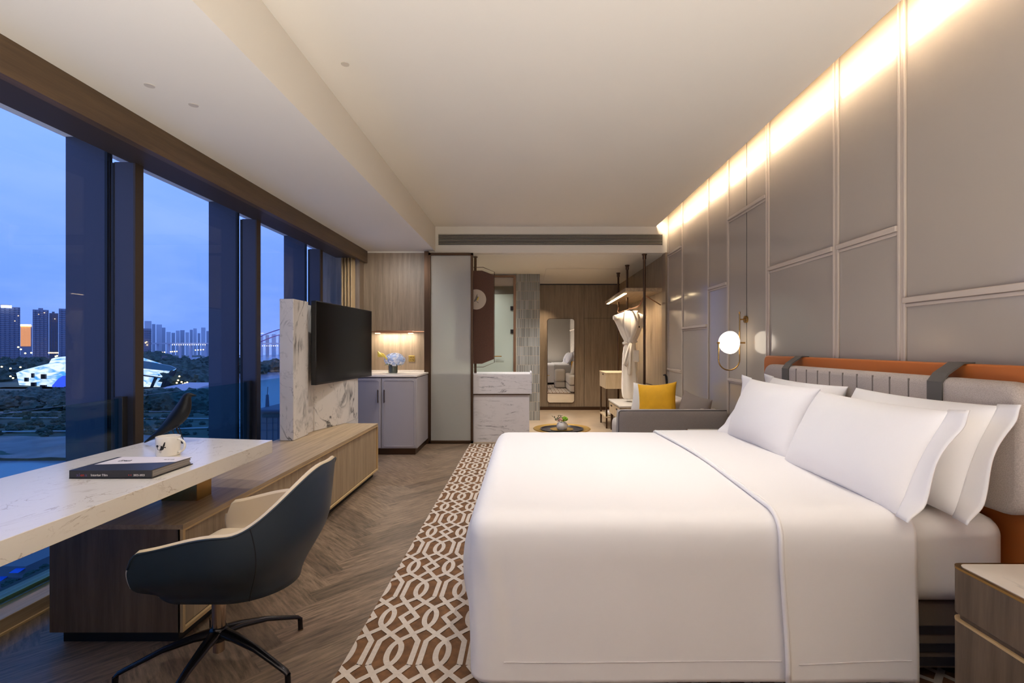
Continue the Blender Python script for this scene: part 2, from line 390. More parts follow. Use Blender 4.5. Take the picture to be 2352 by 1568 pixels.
# stick mosaic tile
tm = bpy.data.materials.new('stick mosaic'); tm.use_nodes = True; t = tm.node_tree; p = t.nodes['Principled BSDF']
co = nd(t, 'ShaderNodeTexCoord'); sp = nd(t, 'ShaderNodeSeparateXYZ'); cb = nd(t, 'ShaderNodeCombineXYZ'); ad = nd(t, 'ShaderNodeMath', operation='ADD')
t.links.new(co.outputs['Object'], sp.inputs[0]); t.links.new(sp.outputs['X'], ad.inputs[0]); t.links.new(sp.outputs['Y'], ad.inputs[1])
t.links.new(sp.outputs['Z'], cb.inputs[0]); t.links.new(ad.outputs[0], cb.inputs[1])
br = nd(t, 'ShaderNodeTexBrick'); br.offset = 0.0; br.offset_frequency = 2; br.squash = 1.0; br.inputs['Scale'].default_value = 1.0; br.inputs['Brick Width'].default_value = 0.155; br.inputs['Row Height'].default_value = 0.015
br.inputs['Mortar Size'].default_value = 0.0016; br.inputs['Color1'].default_value = (*s2l((78, 86, 90)), 1); br.inputs['Color2'].default_value = (*s2l((136, 141, 142)), 1); br.inputs['Mortar'].default_value = (*s2l((176, 158, 134)), 1)
t.links.new(cb.outputs[0], br.inputs['Vector']); t.links.new(br.outputs['Color'], p.inputs['Base Color']); p.inputs['Roughness'].default_value = 0.2
M['stick'] = tm

# ------------------------------------------------------------------ room shell
ZC, ZS, D = 2.80, 2.478, 6.28
XW, XB = 1.83, -2.12
# herringbone floor: one mesh of planks, each with its own tone and its grain along it
def herringbone():
    w, n = 0.12, 6
    bm = bmesh.new(); uvl = bm.loops.layers.uv.new('UVMap'); col = bm.loops.layers.color.new('tone')
    c45 = math.cos(PI / 4); rng = random.Random(3)
    def add(a0, a1, b0, b1, horiz):
        P = [((a - b) * c45 * w, (a + b) * c45 * w) for a, b in ((a0, b0), (a1, b0), (a1, b1), (a0, b1))]
        P = [(x - 1.02, y + 2.873) for x, y in P]
        cx = sum(p[0] for p in P) / 4; cy = sum(p[1] for p in P) / 4
        if not (-2.75 < cx < 2.1 and -2.2 < cy < 6.7): return
        vs = [bm.verts.new((x, y, 0)) for x, y in P]
        f = bm.faces.new(vs); tn = rng.uniform(0.80, 1.12); ox, oy = rng.uniform(0, 50), rng.uniform(0, 50)
        uv = ((0, 0), (n, 0), (n, 1), (0, 1)) if horiz else ((0, 0), (0, 1), (n, 1), (n, 0))
        for l, q in zip(f.loops, uv):
            l[uvl].uv = (ox + q[0] * w, oy + q[1] * w); l[col] = (tn, tn * rng.uniform(0.99, 1.01), tn, 1)
    for m in range(-6, 7):
        for i in range(-80, 81):
            add(i + m * 2 * n, i + n + m * 2 * n, i, i + 1, True)
            add(i + m * 2 * n, i + 1 + m * 2 * n, i + 1, i + n + 1, False)
    bmesh.ops.bisect_plane(bm, geom=bm.verts[:] + bm.edges[:] + bm.faces[:], plane_co=(0, D, 0), plane_no=(0, 1, 0), clear_outer=True)
    bmesh.ops.bisect_plane(bm, geom=bm.verts[:] + bm.edges[:] + bm.faces[:], plane_co=(0, -1.6, 0), plane_no=(0, -1, 0), clear_outer=True)
    bmesh.ops.bisect_plane(bm, geom=bm.verts[:] + bm.edges[:] + bm.faces[:], plane_co=(-2.27, 0, 0), plane_no=(-1, 0, 0), clear_outer=True)
    bmesh.ops.bisect_plane(bm, geom=bm.verts[:] + bm.edges[:] + bm.faces[:], plane_co=(XW, 0, 0), plane_no=(1, 0, 0), clear_outer=True)
    return bm
struct('floor', herringbone(), M['plank'], origin=(0, 0, 0))
struct('floor_base', box(-2.72, XW + .1, -1.7, D, -0.2, -0.004), M['plinth'])
struct('floor_entry', box(-2.4, XW + .1, D, 9.6, -0.2, 0.0), M['stone'])
struct('trim_1', box(-1.257, 0.04, 6.20, 6.285, 0.0, 0.006), M['stone'])
struct('ceiling', box(-1.19, 1.68, -1.7, D, ZC, ZC + .02), M['ceiling'])
struct('ceiling_soffit', box(-2.12, -1.19, -1.7, D, ZS, ZC + .02), M['ceiling'])
struct('ceiling_cove', box(1.5, XW + .1, -1.7, D, 2.98, 3.02), M['ceiling'])
struct('ceiling_cove_back', box(1.50, 1.54, -1.7, D, ZC + .02, 2.98), M['ceiling'])
bm = box(-2.4, XW - .0005, D, D + .12, ZS - .02, 3.0)
struct('ceiling_bulkhead', bm, M['ceiling'])
struct('ceiling_entry', box(-2.4, XW + .1, D + .12, 9.6, 2.455, 2.55), M['ceiling'])
struct('wall_right', box(XW, XW + .1, -1.7, D, 0, 3.0), M['lacquer'])
struct('wall_back', box(-2.75, XW + .1, -1.72, -1.6, 0, 3.02), mat('dark back wall panel', (70, 62, 54), .6))
struct('wall_entry_right', box(XW - .02, XW + .1, D + .001, 9.6, 0, 2.455), M['oak'])
struct('trim_2', box(XW - .035, XW - .0, D - .03, D + .14, 0, ZS - .02), M['walnut'])
struct('wall_far', box(.16, XW + .1, 9.45, 9.6, 0, 2.455), M['walnut'])
struct('wall_left', box(XB - .25, -1.31, D, D + .1, 0, ZS - .02), M['walnut'])
struct('wall_left_return', box(-2.34, XB - .0, 6.13, D, 0, ZS), M['walnut'])
struct('wall_bathroom_left', box(-2.4, -2.3, D + .1, 9.6, 0, 2.455), M['ceiling'])
struct('wall_bathroom', box(-2.4, -.16, 9.45, 9.6, 0, 2.455), M['ceiling'])
struct('trim_3', box(XB, XB + .05, -1.6, D, 2.325, ZS), M['pelmet'])
struct('trim_4', box(-2.33, XB + .001, -1.6, 5.9, 2.325, 2.345), M['fin_brown'])
struct('ceiling_pocket', box(-2.72, XB, -1.6, D, ZS + .001, ZC), M['ceiling'])
# seams and skirting of the far wall
for x0, x1, z0, z1 in ((1.117, 1.121, 0.05, 2.455), (1.119, 1.83, 1.785, 1.79)):
    struct('trim_5', box(x0, x1, 9.446, 9.4501, z0, z1), M['plinth'])
struct('baseboard_far', box(.20, XW, 9.43, 9.45, 0, .06), M['bronze'])
struct('trim_6', box(.20, XW, 9.40, 9.45, 2.44, 2.455), M['gasket'])
# ceiling access hatch lines
struct('trim_7', box(.30, 1.45, 7.55, 7.556, 2.452, 2.4551), M['vent'])
struct('trim_8', box(.30, .304, 7.55, 8.8, 2.452, 2.4551), M['vent'])
# mosaic pillar
struct('wall_pillar', box(-.175, .219, 8.11, 8.50, 0, 2.455), M['stick'])

# lacquer wall mouldings
def mould_v(y, w=.030, z0=0.0, z1=2.97):
    bm = bmesh.new()
    for dy in (-w / 2, w / 2):
        box(XW - .012, XW, y + dy - .007, y + dy + .007, z0, z1, bm)
    box(XW - .005, XW, y - w / 2, y + w / 2, z0, z1, bm)
    return bm
YS = [6.25, 5.67, 4.86, 4.38, 3.66, 2.85, 2.35, 1.0]
k = 10
for y in YS:
    struct('trim_%d' % k, mould_v(y, .036 if y < 4 else .016), M['lacquer_trim'], bevel=.003); k += 1
def mould_h(ya, yb, z):
    bm = bmesh.new()
    box(XW - .024, XW, ya + .02, yb - .02, z - .014, z + .014, bm); box(XW - .010, XW, ya + .02, yb - .02, z - .032, z - .014, bm)
    return bm
for ya, yb, z in ((5.67, 6.25, 2.42), (5.67, 6.25, .955), (4.86, 5.67, 1.456), (4.38, 4.86, 1.82), (3.66, 4.38, 2.39), (3.66, 4.38, .95), (2.85, 3.66, 1.826), (2.35, 2.85, 1.826), (1.0, 2.35, 1.468), (-1.6, 1.0, 1.9)):
    struct('trim_%d' % k, mould_h(ya, yb, z), M['lacquer_trim'], bevel=.004); k += 1
# panel joint behind the wall lamp
struct('trim_%d' % k, box(XW - .002, XW, 4.017, 4.021, 0, 2.97), M['plinth']); k += 1

# windows: fins, panes, balustrades
FY = [0.29, 1.565, 2.84, 4.117, 5.39]
for i, y in enumerate(FY):
    bm = box(-2.71, -2.478, y, y + .05, -.3, 3.0)
    o = struct('trim_%d' % k, bm, M['fin']); k += 1
    struct('trim_%d' % k, box(-2.478, -2.462, y - .004, y + .02, -.3, 3.0), M['gasket']); k += 1
    struct('trim_%d' % k, box(-2.440, -2.425, y - .004, y + .02, -.3, 2.325), M['gasket']); k += 1
    struct('trim_%d' % k, box(-2.425, -2.312, y, y + .05, .09, 2.33), M['fin']); k += 1
    struct('trim_%d' % k, box(-2.312, -2.30, y - .001, y + .06, .09, 2.33), M['fin_brown']); k += 1
ed = [-1.6] + FY + [6.2]
for i in range(len(ed) - 1):
    struct('window_%d' % (i + 1), box(-2.455, -2.450, ed[i] + (.052 if i else 0), ed[i + 1] - .002, .09, 2.75), M['pane'])
    g = thing('glass_balustrade', ['tinted glass guard beside the near end of the desk', 'tinted glass guard alongside the near half of the desk', 'tinted glass guard at the left edge of the photo over the river', 'tinted glass guard behind the black bird figure', 'tinted glass guard between second fin and marble column', 'tinted glass guard behind the television'][i], 'balustrade', (-2.36, (ed[i] + ed[i + 1]) / 2, .09))
    obj('pane', box(-2.365, -2.357, ed[i] + .07, ed[i + 1] - .05, .09, .945), M['tint'], g)
    if i < 5:
        obj('post', box(-2.385, -2.335, ed[i + 1] - .05, ed[i + 1] - .012, .09, .955), M['gasket'], g, bevel=.002)
# window sill curb
struct('trim_%d' % k, box(-2.49, -2.40, -1.6, 6.2, -.3, .088), M['oak_y']); k += 1
struct('trim_%d' % k, box(-2.408, -2.396, -1.6, 6.2, .086, .096), M['oak_edge']); k += 1
struct('trim_%d' % k, box(-2.40, -2.27, -1.6, 6.2, -.2, .068), M['oak_y'], bevel=.003); k += 1
struct('trim_%d' % k, box(-2.27, -2.262, -1.6, 6.2, 0, .01), M['oak_edge']); k += 1
struct('wall_window_end', box(-2.75, -2.30, 6.2, 6.33, -.3, 3.0), M['walnut'])

# ceiling fittings
for lab, x, y, z in (('small round cover flush with the high ceiling', -.40, 2.65 * .915, ZC), ('small round cover on the low ceiling strip, nearer one', -1.62 - .22, 2.37, ZS), ('small round cover on the low ceiling strip, farther one', -1.70, 2.47, ZS)):
    pass
t_ = [('pale round cover set in the high ceiling panel', -1.0, 2.66, ZC), ('pale round cover on lower ceiling strip, left of the two', -1.78, 2.28, ZS), ('pale round cover on lower ceiling strip, right of the two', -1.70, 2.465, ZS)]
for lab, x, y, z in t_:
    tag(obj('ceiling_cover', lathe([(.0215, 0), (.022, .002), (.022, .003)], (x, y, z - .003), n=20), M['vent']), lab, 'ceiling cover', 'round ceiling covers')

# air vent in the bulkhead
v = thing('air_vent', 'long louvred air vent in the bulkhead above the entry', 'vent', (.31, D - .01, 2.56))
bm = bmesh.new()
for a in ((-1.165, 1.78, 2.700, 2.712), (-1.165, 1.78, 2.548, 2.560)): box(a[0], a[1], D - .008, D, a[2], a[3], bm)
for a in ((-1.165, -1.148), (1.762, 1.78)): box(a[0], a[1], D - .008, D, 2.56, 2.70, bm)
obj('frame', bm, M['ceiling'], v)
obj('backing', box(-1.148, 1.762, D - .003, D - .0005, 2.56, 2.70), M['vent_dark'], v)
for i in range(7):
    z = 2.572 + i * .0195
    obj('slat', extr([(D - .022, z - .004), (D - .004, z + .003), (D - .004, z + .009), (D - .022, z + .001)], 'x', -1.148, 1.762), M['vent'], v)

# ------------------------------------------------------------------ rug
def rug():
    x0, x1, y0, y1 = -.72, 1.80, -.4, 6.12
    r = thing('patterned_rug', 'brown rug with a cream woven-lattice pattern running under the bed', 'rug', ((x0 + x1) / 2, (y0 + y1) / 2, 0))
    obj('pile', box(x0, x1, y0, y1, 0.0, .010), M['rug_brown'], r)
    bm = bmesh.new(); U, L = .195, .507; hw = .0115
    def path(u0, pts):
        for sgn in (1, -1):
            yield [(u0 + sgn * u, v) for u, v in pts]
    S1 = []   # lens strand: from (0.5,-.34) crossing to lens at 0 and on to (-.5,.34)
    N = 10
    lens = [(.50, -.34), (.10, -.195), (0.0, -.155)] + [(-.125 * math.cos(a), .135 * math.sin(a)) for a in [(-60 + 12 * i) * PI / 180 for i in range(11)]] + [(0.0, .155), (.10, .195), (.50, .34)]
    hexs = [(-.41, -.15), (-.41, .15), (.19, .5), (-.41, .85)]
    def stroke(pts):
        P = [Vector((u * U, v * L, 0)) for u, v in pts]; left = []; right = []
        for i, p_ in enumerate(P):
            a = (P[i] - P[i - 1]).normalized() if i else (P[1] - P[0]).normalized()
            b = (P[i + 1] - P[i]).normalized() if i < len(P) - 1 else a
            tdir = (a + b).normalized(); nrm = Vector((-tdir.y, tdir.x, 0)); k_ = 1 / max(.5, nrm.dot(Vector((-a.y, a.x, 0))))
            left.append(p_ + nrm * hw * k_); right.append(p_ - nrm * hw * k_)
        return left, right
    strokes = [stroke([(u0 + sg * u, v0 + v) for u, v in lens]) for (u0, v0) in ((0, 0), (.5, .5)) for sg in (1, -1)]
    strokes += [stroke([(sg * u, v) for u, v in hexs]) for sg in (1, -1)]
    ni0, ni1 = int((x0 + .5366) / U) - 2, int((x1 + .5366) / U) + 2
    for i in range(ni0, ni1):
        for j in range(-6, 10):
            ox, oy = -.5366 + i * U, 1.951 + j * L
            if oy > y1 + L or oy < y0 - L: continue
            for q, (lf, rt) in enumerate(strokes):
                z = .0125 + .00012 * q
                A = [bm.verts.new((p_.x + ox, p_.y + oy, z)) for p_ in lf]; B = [bm.verts.new((p_.x + ox, p_.y + oy, z)) for p_ in rt]
                for a in range(len(A) - 1): bm.faces.new((A[a], A[a + 1], B[a + 1], B[a]))
    for co_, no in (((x0 + .002, 0, 0), (-1, 0, 0)), ((x1 - .002, 0, 0), (1, 0, 0)), ((0, y0 + .002, 0), (0, -1, 0)), ((0, y1 - .002, 0), (0, 1, 0))):
        bmesh.ops.bisect_plane(bm, geom=bm.verts[:] + bm.edges[:] + bm.faces[:], plane_co=co_, plane_no=no, clear_outer=True)
    obj('lattice_pattern', bm, M['rug_cream'], r)
rug()

# ------------------------------------------------------------------ bed
b = thing('bed', 'king-size bed with white fitted sheet, orange leather headboard and dark base', 'bed', (.75, 2.55, .012))
obj('base', box(-.08, 1.75, 1.78, 3.32, .06, .31), M['taupe'], b, bevel=.01)
bm = bmesh.new()
for z in (.075, .125, .19): box(-.085, 1.752, 1.775, 3.325, z, z + .03, bm)
obj('base_banding', bm, mat('dark base band', (50, 50, 56), .5), b)
for x in (0.05, 1.62):
    for y in (1.86, 3.24): obj('foot', lathe([(.03, 0), (.035, .05)], (x, y, .012), n=12), M['black'], b)
obj('mattress', rbox(-.12, 1.74, 1.73, 3.37, .31, .635, .075, 30), M['linen2'], b, smooth=True)
hb = obj('headboard', extr(rrect(1.27, 3.60, .02, 1.178, .045), 'x', 1.765, XW - .025), M['orange'], b, bevel=.008)
cu = obj('headboard_cushion', bmesh.new() if False else extr(rrect(1.628, 3.43, .655, 1.123, .085, 8), 'x', 1.672, 1.765), M['boucle'], b, bevel=.030, seg=4)
bm = bmesh.new()
for i in range(9):
    y = 3.0 - i * .1105
    box(1.6695, 1.6745, y - .003, y + .003, .66, 1.108, bm)
obj('channel_seam', bm, mat('seam shadow cloth', (120, 110, 102), .95), cu)
for y in (3.118, 1.975):
    bm = bmesh.new(); w = .036
    pr = [(1.664, .60), (1.664, 1.105), (1.69, 1.14), (1.755, 1.184), (1.80, 1.184), (1.80, 1.178), (1.757, 1.178), (1.694, 1.133), (1.670, 1.10), (1.670, .60)]
    extr(pr, 'y', y - w, y + w, bm)
    obj('strap', bm, M['strap'], b)

def duvet_def(p):
    # puffed top, flared foot end with a few soft folds
    x, y, z = p
    top = ss(.5, .62, z)
    u = (y - 1.7) / 1.7; 
    z += top * (.012 * math.sin(PI * min(1, max(0, u))) + .004 * noise.noise(Vector((x * 2.2, y * 2.2, 0))))
    if x < -.10:
        k_ = ss(-.10, -.20, x); m_ = math.sin(PI * min(1, max(0, (.62 - z) / .5))) if z < .62 else 0
        edge = ss(1.72, 1.98, y) * (1 - ss(3.2, 3.4, y))
        x -= k_ * edge * (.050 * m_ + .006 * math.sin(y * 26) * ss(.6, .4, z))
    if y < 1.76 and x < .12: y -= .005 * math.sin(x * 70 + z * 9) * ss(.10, -.16, x) * ss(.60, .42, z) * ss(.10, .3, z)
    if y < 1.74 and z < .58:
        y -= .004 * math.sin(x * 5 + 1.0) * ss(.58, .3, z) + .006 * ss(.6, .12, z)
    return Vector((x, y, z))
dv = obj('duvet', rbox(-.205, .97, 1.692, 3.405, .075, .652, .075, 44, duvet_def, drop=('x1', 'z0')), M['linen'], None, smooth=True, solid=.012)
tag(dv, 'smooth white duvet covering the foot two thirds of the bed', 'duvet')
obj('hem_seam', tube([duvet_def(Vector((-.08 + i * .0335, 1.6915, .148))) for i in range(30)], .0022, n=6), M['seam'], dv)
def fold_def(p):
    x, y, z = p
    top = ss(.5, .62, z); u = (y - 1.68) / 1.73
    z += top * (.012 * math.sin(PI * min(1, max(0, u))) + .004 * noise.noise(Vector((x * 2.2, y * 2.2, 0))))
    if y < 1.74: y -= .006 * ss(.6, .12, z) + .003 * math.sin(x * 9) * ss(.55, .3, z)
    x += .012 * math.sin(y * 3.1) + .02 * ss(.6, .1, z) * (1 - .8 * ss(.95, 1.3, x))
    return Vector((x, y, z))
fo = obj('duvet_fold', rbox(.895, 1.365, 1.676, 3.42, .085, .668, .088, 36, fold_def, drop=('x0', 'x1', 'z0')), M['linen'], dv, smooth=True, solid=.016)
bm = bmesh.new()
pts = [fold_def(Vector((.893, 1.676 + .088 - .088 * math.cos(a), .668 - .088 + .088 * math.sin(a)))) for a in [i * PI / 16 for i in range(9)]]
edge = [fold_def(Vector((.893, 1.676, z))) for z in [.09 + i * .05 for i in range(10)]] + pts + [fold_def(Vector((.893, y, .668))) for y in [1.8 + i * .08 for i in range(20)]]
tube([p - Vector((0, 0, .006)) for p in edge], .009, bm, n=8)
obj('fold_hem_seam', tube([fold_def(Vector((.93 + i * .0215, 1.6755, .150 + .0006 * i))) for i in range(20)], .0022, n=6), M['seam'], dv)
obj('rolled_edge', bm, M['linen'], dv, smooth=True)

def pillow(name, label, o, w, h, th, right, up, flange, group, m, parent=None, sag=.0, seed=1, cat='pillow', ear=.05):
    """o: bottom centre; right/up: in-plane axes; plump body and optional flanges at both ends"""
    R = Vector(right).normalized(); Uv = Vector(up).normalized(); N_ = R.cross(Uv).normalized(); o = Vector(o)
    def outline(u, v):   # u,v in -1..1
        x = u * w / 2 * (1 - ear * (1 - v * v)) ; y = v * h / 2 * (1 - ear * 1.2 * (1 - u * u))
        return x, y
    bm = bmesh.new(); n = 30
    rows = {}
    def prof(u, v):
        a = max(0, 1 - abs(u) ** 2.6); b_ = max(0, 1 - abs(v) ** 2.4)
        return th / 2 * (a * b_) ** .52
    for side in (1, -1):
        def fn(i, j):
            u, v = -math.cos(i * PI), -math.cos(j * PI)
            x, y = outline(u, v); d = prof(u, v)
            d += .006 * noise.noise(Vector((u * 2.2 + seed, v * 2.2, side))) * (1 - abs(u) ** 4) * (1 - abs(v) ** 4)
            bend = -sag * (v * v)
            return o + R * x + Uv * (y + h / 2) + N_ * (side * d + bend)
        grid(n, n, fn, bm)
    bmesh.ops.remove_doubles(bm, verts=bm.verts, dist=.0006)
    pl = obj(name, bm, m, parent, smooth=True)
    if label: tag(pl, label, cat, group)
    for s_ in flange:
        def ff(i, j):
            v = -1 + 2 * j; x = s_ * (w / 2 * (1 - ear * (1 - v * v)) - .008 + i * .085)
            y = v * h / 2 * (1.02 + .03 * i) 
            wv = .012 * math.sin(v * 4 + seed) * i + (.045 * i * ss(-.6, -1, v) if True else 0) + .02 * i * ss(.7, 1, v)
            droop = -.02 * i * ss(-.5, -1, v)
            return o + R * (x + .02 * i * ss(-.6, -1, v)) + Uv * (y + h / 2 + droop * 0) + N_ * (wv)
        obj('flange', grid(7, 26, ff), m, pl, smooth=True, solid=.004)
    return pl
YR = (0, -1, 0)
def lean(dx, dz): return (dx, 0, dz)
PG = 'white pillows on the bed'
pillow('pillow', 'white pillow in the front row nearest the camera', (1.30, 2.07, .655), .76, .41, .20, YR, lean(.20, .40), (1,), PG, M['linen'], seed=1)
pillow('pillow', 'white pillow in the front row, beside the far nightstand', (1.33, 2.83, .655), .76, .41, .20, YR, lean(.17, .40), (-1,), PG, M['linen'], seed=4)
pillow('pillow', 'white pillow in the back row nearest the camera, against headboard', (1.50, 2.06, .650), .74, .42, .19, YR, lean(.16, .40), (1,), PG, M['linen2'], seed=7)
pillow('pillow', 'white pillow in the back row beside the wall lamp', (1.50, 2.87, .650), .76, .42, .19, YR, lean(.16, .40), (-1,), PG, M['linen2'], seed=9)

# ------------------------------------------------------------------ nightstands
def nightstand(label, x0, x1, y0, y1):
    t_ = thing('nightstand', label, 'nightstand', ((x0 + x1) / 2, (y0 + y1) / 2, .012), 'pair of nightstands')
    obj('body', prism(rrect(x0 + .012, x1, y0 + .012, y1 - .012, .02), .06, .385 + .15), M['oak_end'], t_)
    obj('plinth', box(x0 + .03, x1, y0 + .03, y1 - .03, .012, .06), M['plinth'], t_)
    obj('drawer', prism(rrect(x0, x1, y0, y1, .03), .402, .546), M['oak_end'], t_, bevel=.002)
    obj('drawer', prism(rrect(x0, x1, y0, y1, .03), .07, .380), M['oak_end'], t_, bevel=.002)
    obj('brass_edge', prism(rrect(x0 - .001, x1, y0 - .001, y1 + .001, .031), .378, .384), M['oak_edge'], t_)
    obj('brass_rim', prism(rrect(x0 - .001, x1, y0 - .001, y1 + .001, .031), .542, .5495), M['brass'], t_)
    obj('marble_top', prism(rrect(x0 + .013, x1 - .001, y0 + .013, y1 - .013, .022), .545, .5515), M['nmarble'], t_)
nightstand('marble-topped oak nightstand in the near right corner', 1.365, 1.825, 1.02, 1.59 - .03)
nightstand('marble-topped oak nightstand beyond the bed by the sofa', 1.33, 1.825, 3.615, 4.07)

# ------------------------------------------------------------------ wall lamp
L_ = thing('wall_lamp', 'brass wall lamp with lit opal globe beside the headboard', 'wall lamp', (XW, 4.02, 1.47))
xs = XW - .06; 
def cyl_x(x0, x1, y, z, r, bm=None, n=20):
    return tube([(x0, y, z), (x1, y, z)], r, bm, n)
bm = tube([(XW, 4.02, 1.47), (XW - .018, 4.02, 1.47), (XW - .022, 4.02, 1.47)], .035, n=24, taper=[.03, .03, .022]); cyl_x(XW - .06, XW - .015, 4.02, 1.47, .006, bm)
obj('wall_mount', bm, M['brass'], L_, smooth='auto')
zt, zb, xl = 1.515, 1.135, XW - .235
pts = [(xs, 4.02, zt), (xs, 4.02, zb)]
cx_ = (xs + xl) / 2; rr = (xs - xl) / 2
pts += [(cx_ + rr * math.cos(a), 4.02, zb - rr * math.sin(a)) for a in [i * PI / 14 for i in range(1, 15)]]
pts += [(xl, 4.02, 1.275)]
obj('looped_arm', tube(pts, .0055, n=10), M['brass'], L_, smooth='auto')
bm = lathe([(.004, 0), (.008, .006), (.005, .012), (.009, .018), (.003, .022)], (xs, 4.02, zt - .002), n=14)
obj('finial', bm, M['brass'], L_, smooth='auto')
bm = cyl_x(xs - .005, xs + .045, 4.02, 1.275, .007)
obj('spigot', bm, M['brass'], L_)
bm = tube([(xl - .012, 4.02, 1.275), (xl + .006, 4.02, 1.275), (xl + .02, 4.02, 1.275), (xl + .03, 4.02, 1.275)], .02, n=20, taper=[.007, .009, .026, .03])
obj('cap', bm, M['brass'], L_, smooth='auto')
def globe(i, j):
    a = j * PI; ph = 2 * PI * i
    ax = -math.cos(a); r = math.sin(a) ** .85 * (.094 + .010 * ax)
    x = (xs + xl) / 2 + .080 * ax * (1 if ax < 0 else .95)
    return Vector((x, 4.02 + r * math.cos(ph), 1.278 + r * math.sin(ph)))
obj('lamp_globe', grid(32, 24, globe, closed_u=True), M['globe'], L_, smooth=True)

# ------------------------------------------------------------------ console, desk
X0, X1 = -1.99, -1.434
cs = thing('low_console', 'long low oak cabinet under the windows and the television', 'cabinet', (-1.71, 3.33, 0))
obj('top', box(X0, X1, 2.015, 4.66, .484, .504), M['oak_y'], cs, bevel=.001)
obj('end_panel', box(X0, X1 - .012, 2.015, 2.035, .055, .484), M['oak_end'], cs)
obj('front_panel', box(X1 - .03, X1 - .012, 2.035, 4.64, .075, .475), M['oak'], cs)
obj('far_end_panel', box(X0, X1 - .012, 4.64, 4.66, .055, .484), M['oak'], cs)
bm = bmesh.new(); box(X1 - .02, X1, 2.015, 4.66, .475, .484, bm); box(X1 - .02, X1, 2.015, 4.66, .055, .07, bm); box(X1 - .02, X1, 2.015, 2.03, .07, .475, bm); box(X1 - .02, X1, 4.645, 4.66, .07, .475, bm)
obj('edge_frame', bm, M['oak_edge'], cs)
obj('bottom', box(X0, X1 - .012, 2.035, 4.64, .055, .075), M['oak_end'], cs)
obj('plinth', box(X0 + .03, X1 - .04, 2.045, 4.63, 0, .055), M['plinth'], cs)
dk = thing('desk', 'white quartz desk slab resting on a brass block over the console', 'desk', (-1.66, 1.6, .504))
obj('desktop', prism([(-1.99, .62), (-1.35, .62), (-1.35, 2.565), (-1.99, 2.66)], .683, .75), M['quartz'], dk, bevel=.0015)
obj('support_block', box(-1.76, -1.588, 2.326, 2.434, .504, .683), M['brass'], dk, bevel=.001)
obj('side_support', box(-1.95, -1.42, .66, .70, 0.0, .683), M['quartz'], dk)

# marble-clad partition carrying the television
mw = thing('marble_partition', 'low white marble-clad partition behind the television on the console', 'partition', (-1.84, 4.3, .504))
obj('near_pier', box(-1.945, -1.835, 3.80, 4.06, .5045, 1.62), M['calacatta'], mw, bevel=.004)
obj('recessed_panel', box(-1.93, -1.872, 4.06, 4.235, .5045, 1.60), M['calacatta'], mw)
obj('wide_panel', prism([(-1.945, 4.235), (-1.862, 4.235), (-1.745, 4.665), (-1.745, 5.0), (-1.945, 5.0)], .5045, 1.60), M['calacatta'], mw, bevel=.003)
obj('lower_panel', box(-1.945, -1.745, 4.665, 5.0, 0.0, .5045), M['calacatta'], mw)
tv = thing('television', 'large black flat-screen television on an arm, facing the bed', 'television', (-1.78, 4.66, .92))
def tvp(s, d, z): # s along the screen from near edge, d depth towards wall
    a = math.radians(3.45); dx, dy = math.sin(a), math.cos(a)
    return (-1.775 + s * dx - d * dy, 4.07 + s * dy + d * dx, z)
def tvbox(s0, s1, d0, d1, z0, z1, bm=None):
    bm = bm or bmesh.new()
    v_ = [bm.verts.new(tvp(s, d, z)) for z in (z0, z1) for d in (d0, d1) for s in (s0, s1)]
    for f in ((0, 2, 3, 1), (4, 5, 7, 6), (0, 1, 5, 4), (2, 6, 7, 3), (0, 4, 6, 2), (1, 3, 7, 5)): bm.faces.new([v_[i] for i in f])
    return bm
obj('casing', tvbox(0, 1.235, 0, .045, .918, 1.632), M['black'], tv, bevel=.004)
obj('screen', tvbox(.010, 1.225, -.001, .004, .934, 1.622), M['screen'], tv)
obj('wall_bracket', tvbox(.45, .60, .045, .07, 1.1, 1.45), M['black'], tv)

# ------------------------------------------------------------------ things on the desk
mg = thing('mug', 'white mug printed with a small wren, on the desk', 'mug', (-1.64, 2.21, .75))
bm = lathe([(.043, 0), (.0465, .004), (.0475, .02), (.0475, .088), (.0455, .089), (.0445, .086), (.0445, .01), (.002, .008)], (-1.64, 2.21, .75), n=40, cap=True)
obj('cup', bm, M['white'], mg, smooth='auto')
obj('handle', tube([(-1.640 + .046 + .034 * math.sin(a), 2.21 - .004, .796 + .030 * math.cos(a)) for a in [.02 + i * PI / 12 * .98 for i in range(13)]], .0045, n=8), M['white'], mg, smooth=True)
def onmug(poly, m, r=.0479):
    bm = bmesh.new(); vs = []
    for (u, z) in poly:   # u: metres to the right on the side facing the camera
        a = -PI / 2 + .62 + u / r
        vs.append(bm.verts.new((-1.64 + r * math.cos(a), 2.21 + r * math.sin(a), .75 + z)))
    bm.faces.new(vs); return bm
def ell(cx, cz, a, b_, rot=0, n=14):
    return [(cx + a * math.cos(t) * math.cos(rot) - b_ * math.sin(t) * math.sin(rot), cz + a * math.cos(t) * math.sin(rot) + b_ * math.sin(t) * math.cos(rot)) for t in [2 * PI * i / n for i in range(n)]]
bm = bmesh.new()
def addm(poly, r=.0479):
    for (u, z) in [poly[0]]: pass
    vs = [bm.verts.new((-1.64 + r * math.cos(-PI / 2 + .30 + u / r), 2.21 + r * math.sin(-PI / 2 + .30 + u / r), .75 + z)) for u, z in poly]
    bm.faces.new(vs)
addm(ell(-.016, .043, .017, .011, -.2)); addm(ell(-.030, .050, .007, .006)); addm([(-.036, .050), (-.043, .048), (-.036, .053)])
addm([(-.006, .044), (.004, .052), (.006, .068), (.002, .068), (-.004, .054)]); addm([(-.004, .044), (.008, .042), (.008, .046), (-.004, .050)])
addm([(-.016, .033), (-.020, .022), (-.0185, .022), (-.0145, .033)]); addm([(-.012, .033), (-.0135, .020), (-.012, .020), (-.0105, .033)])
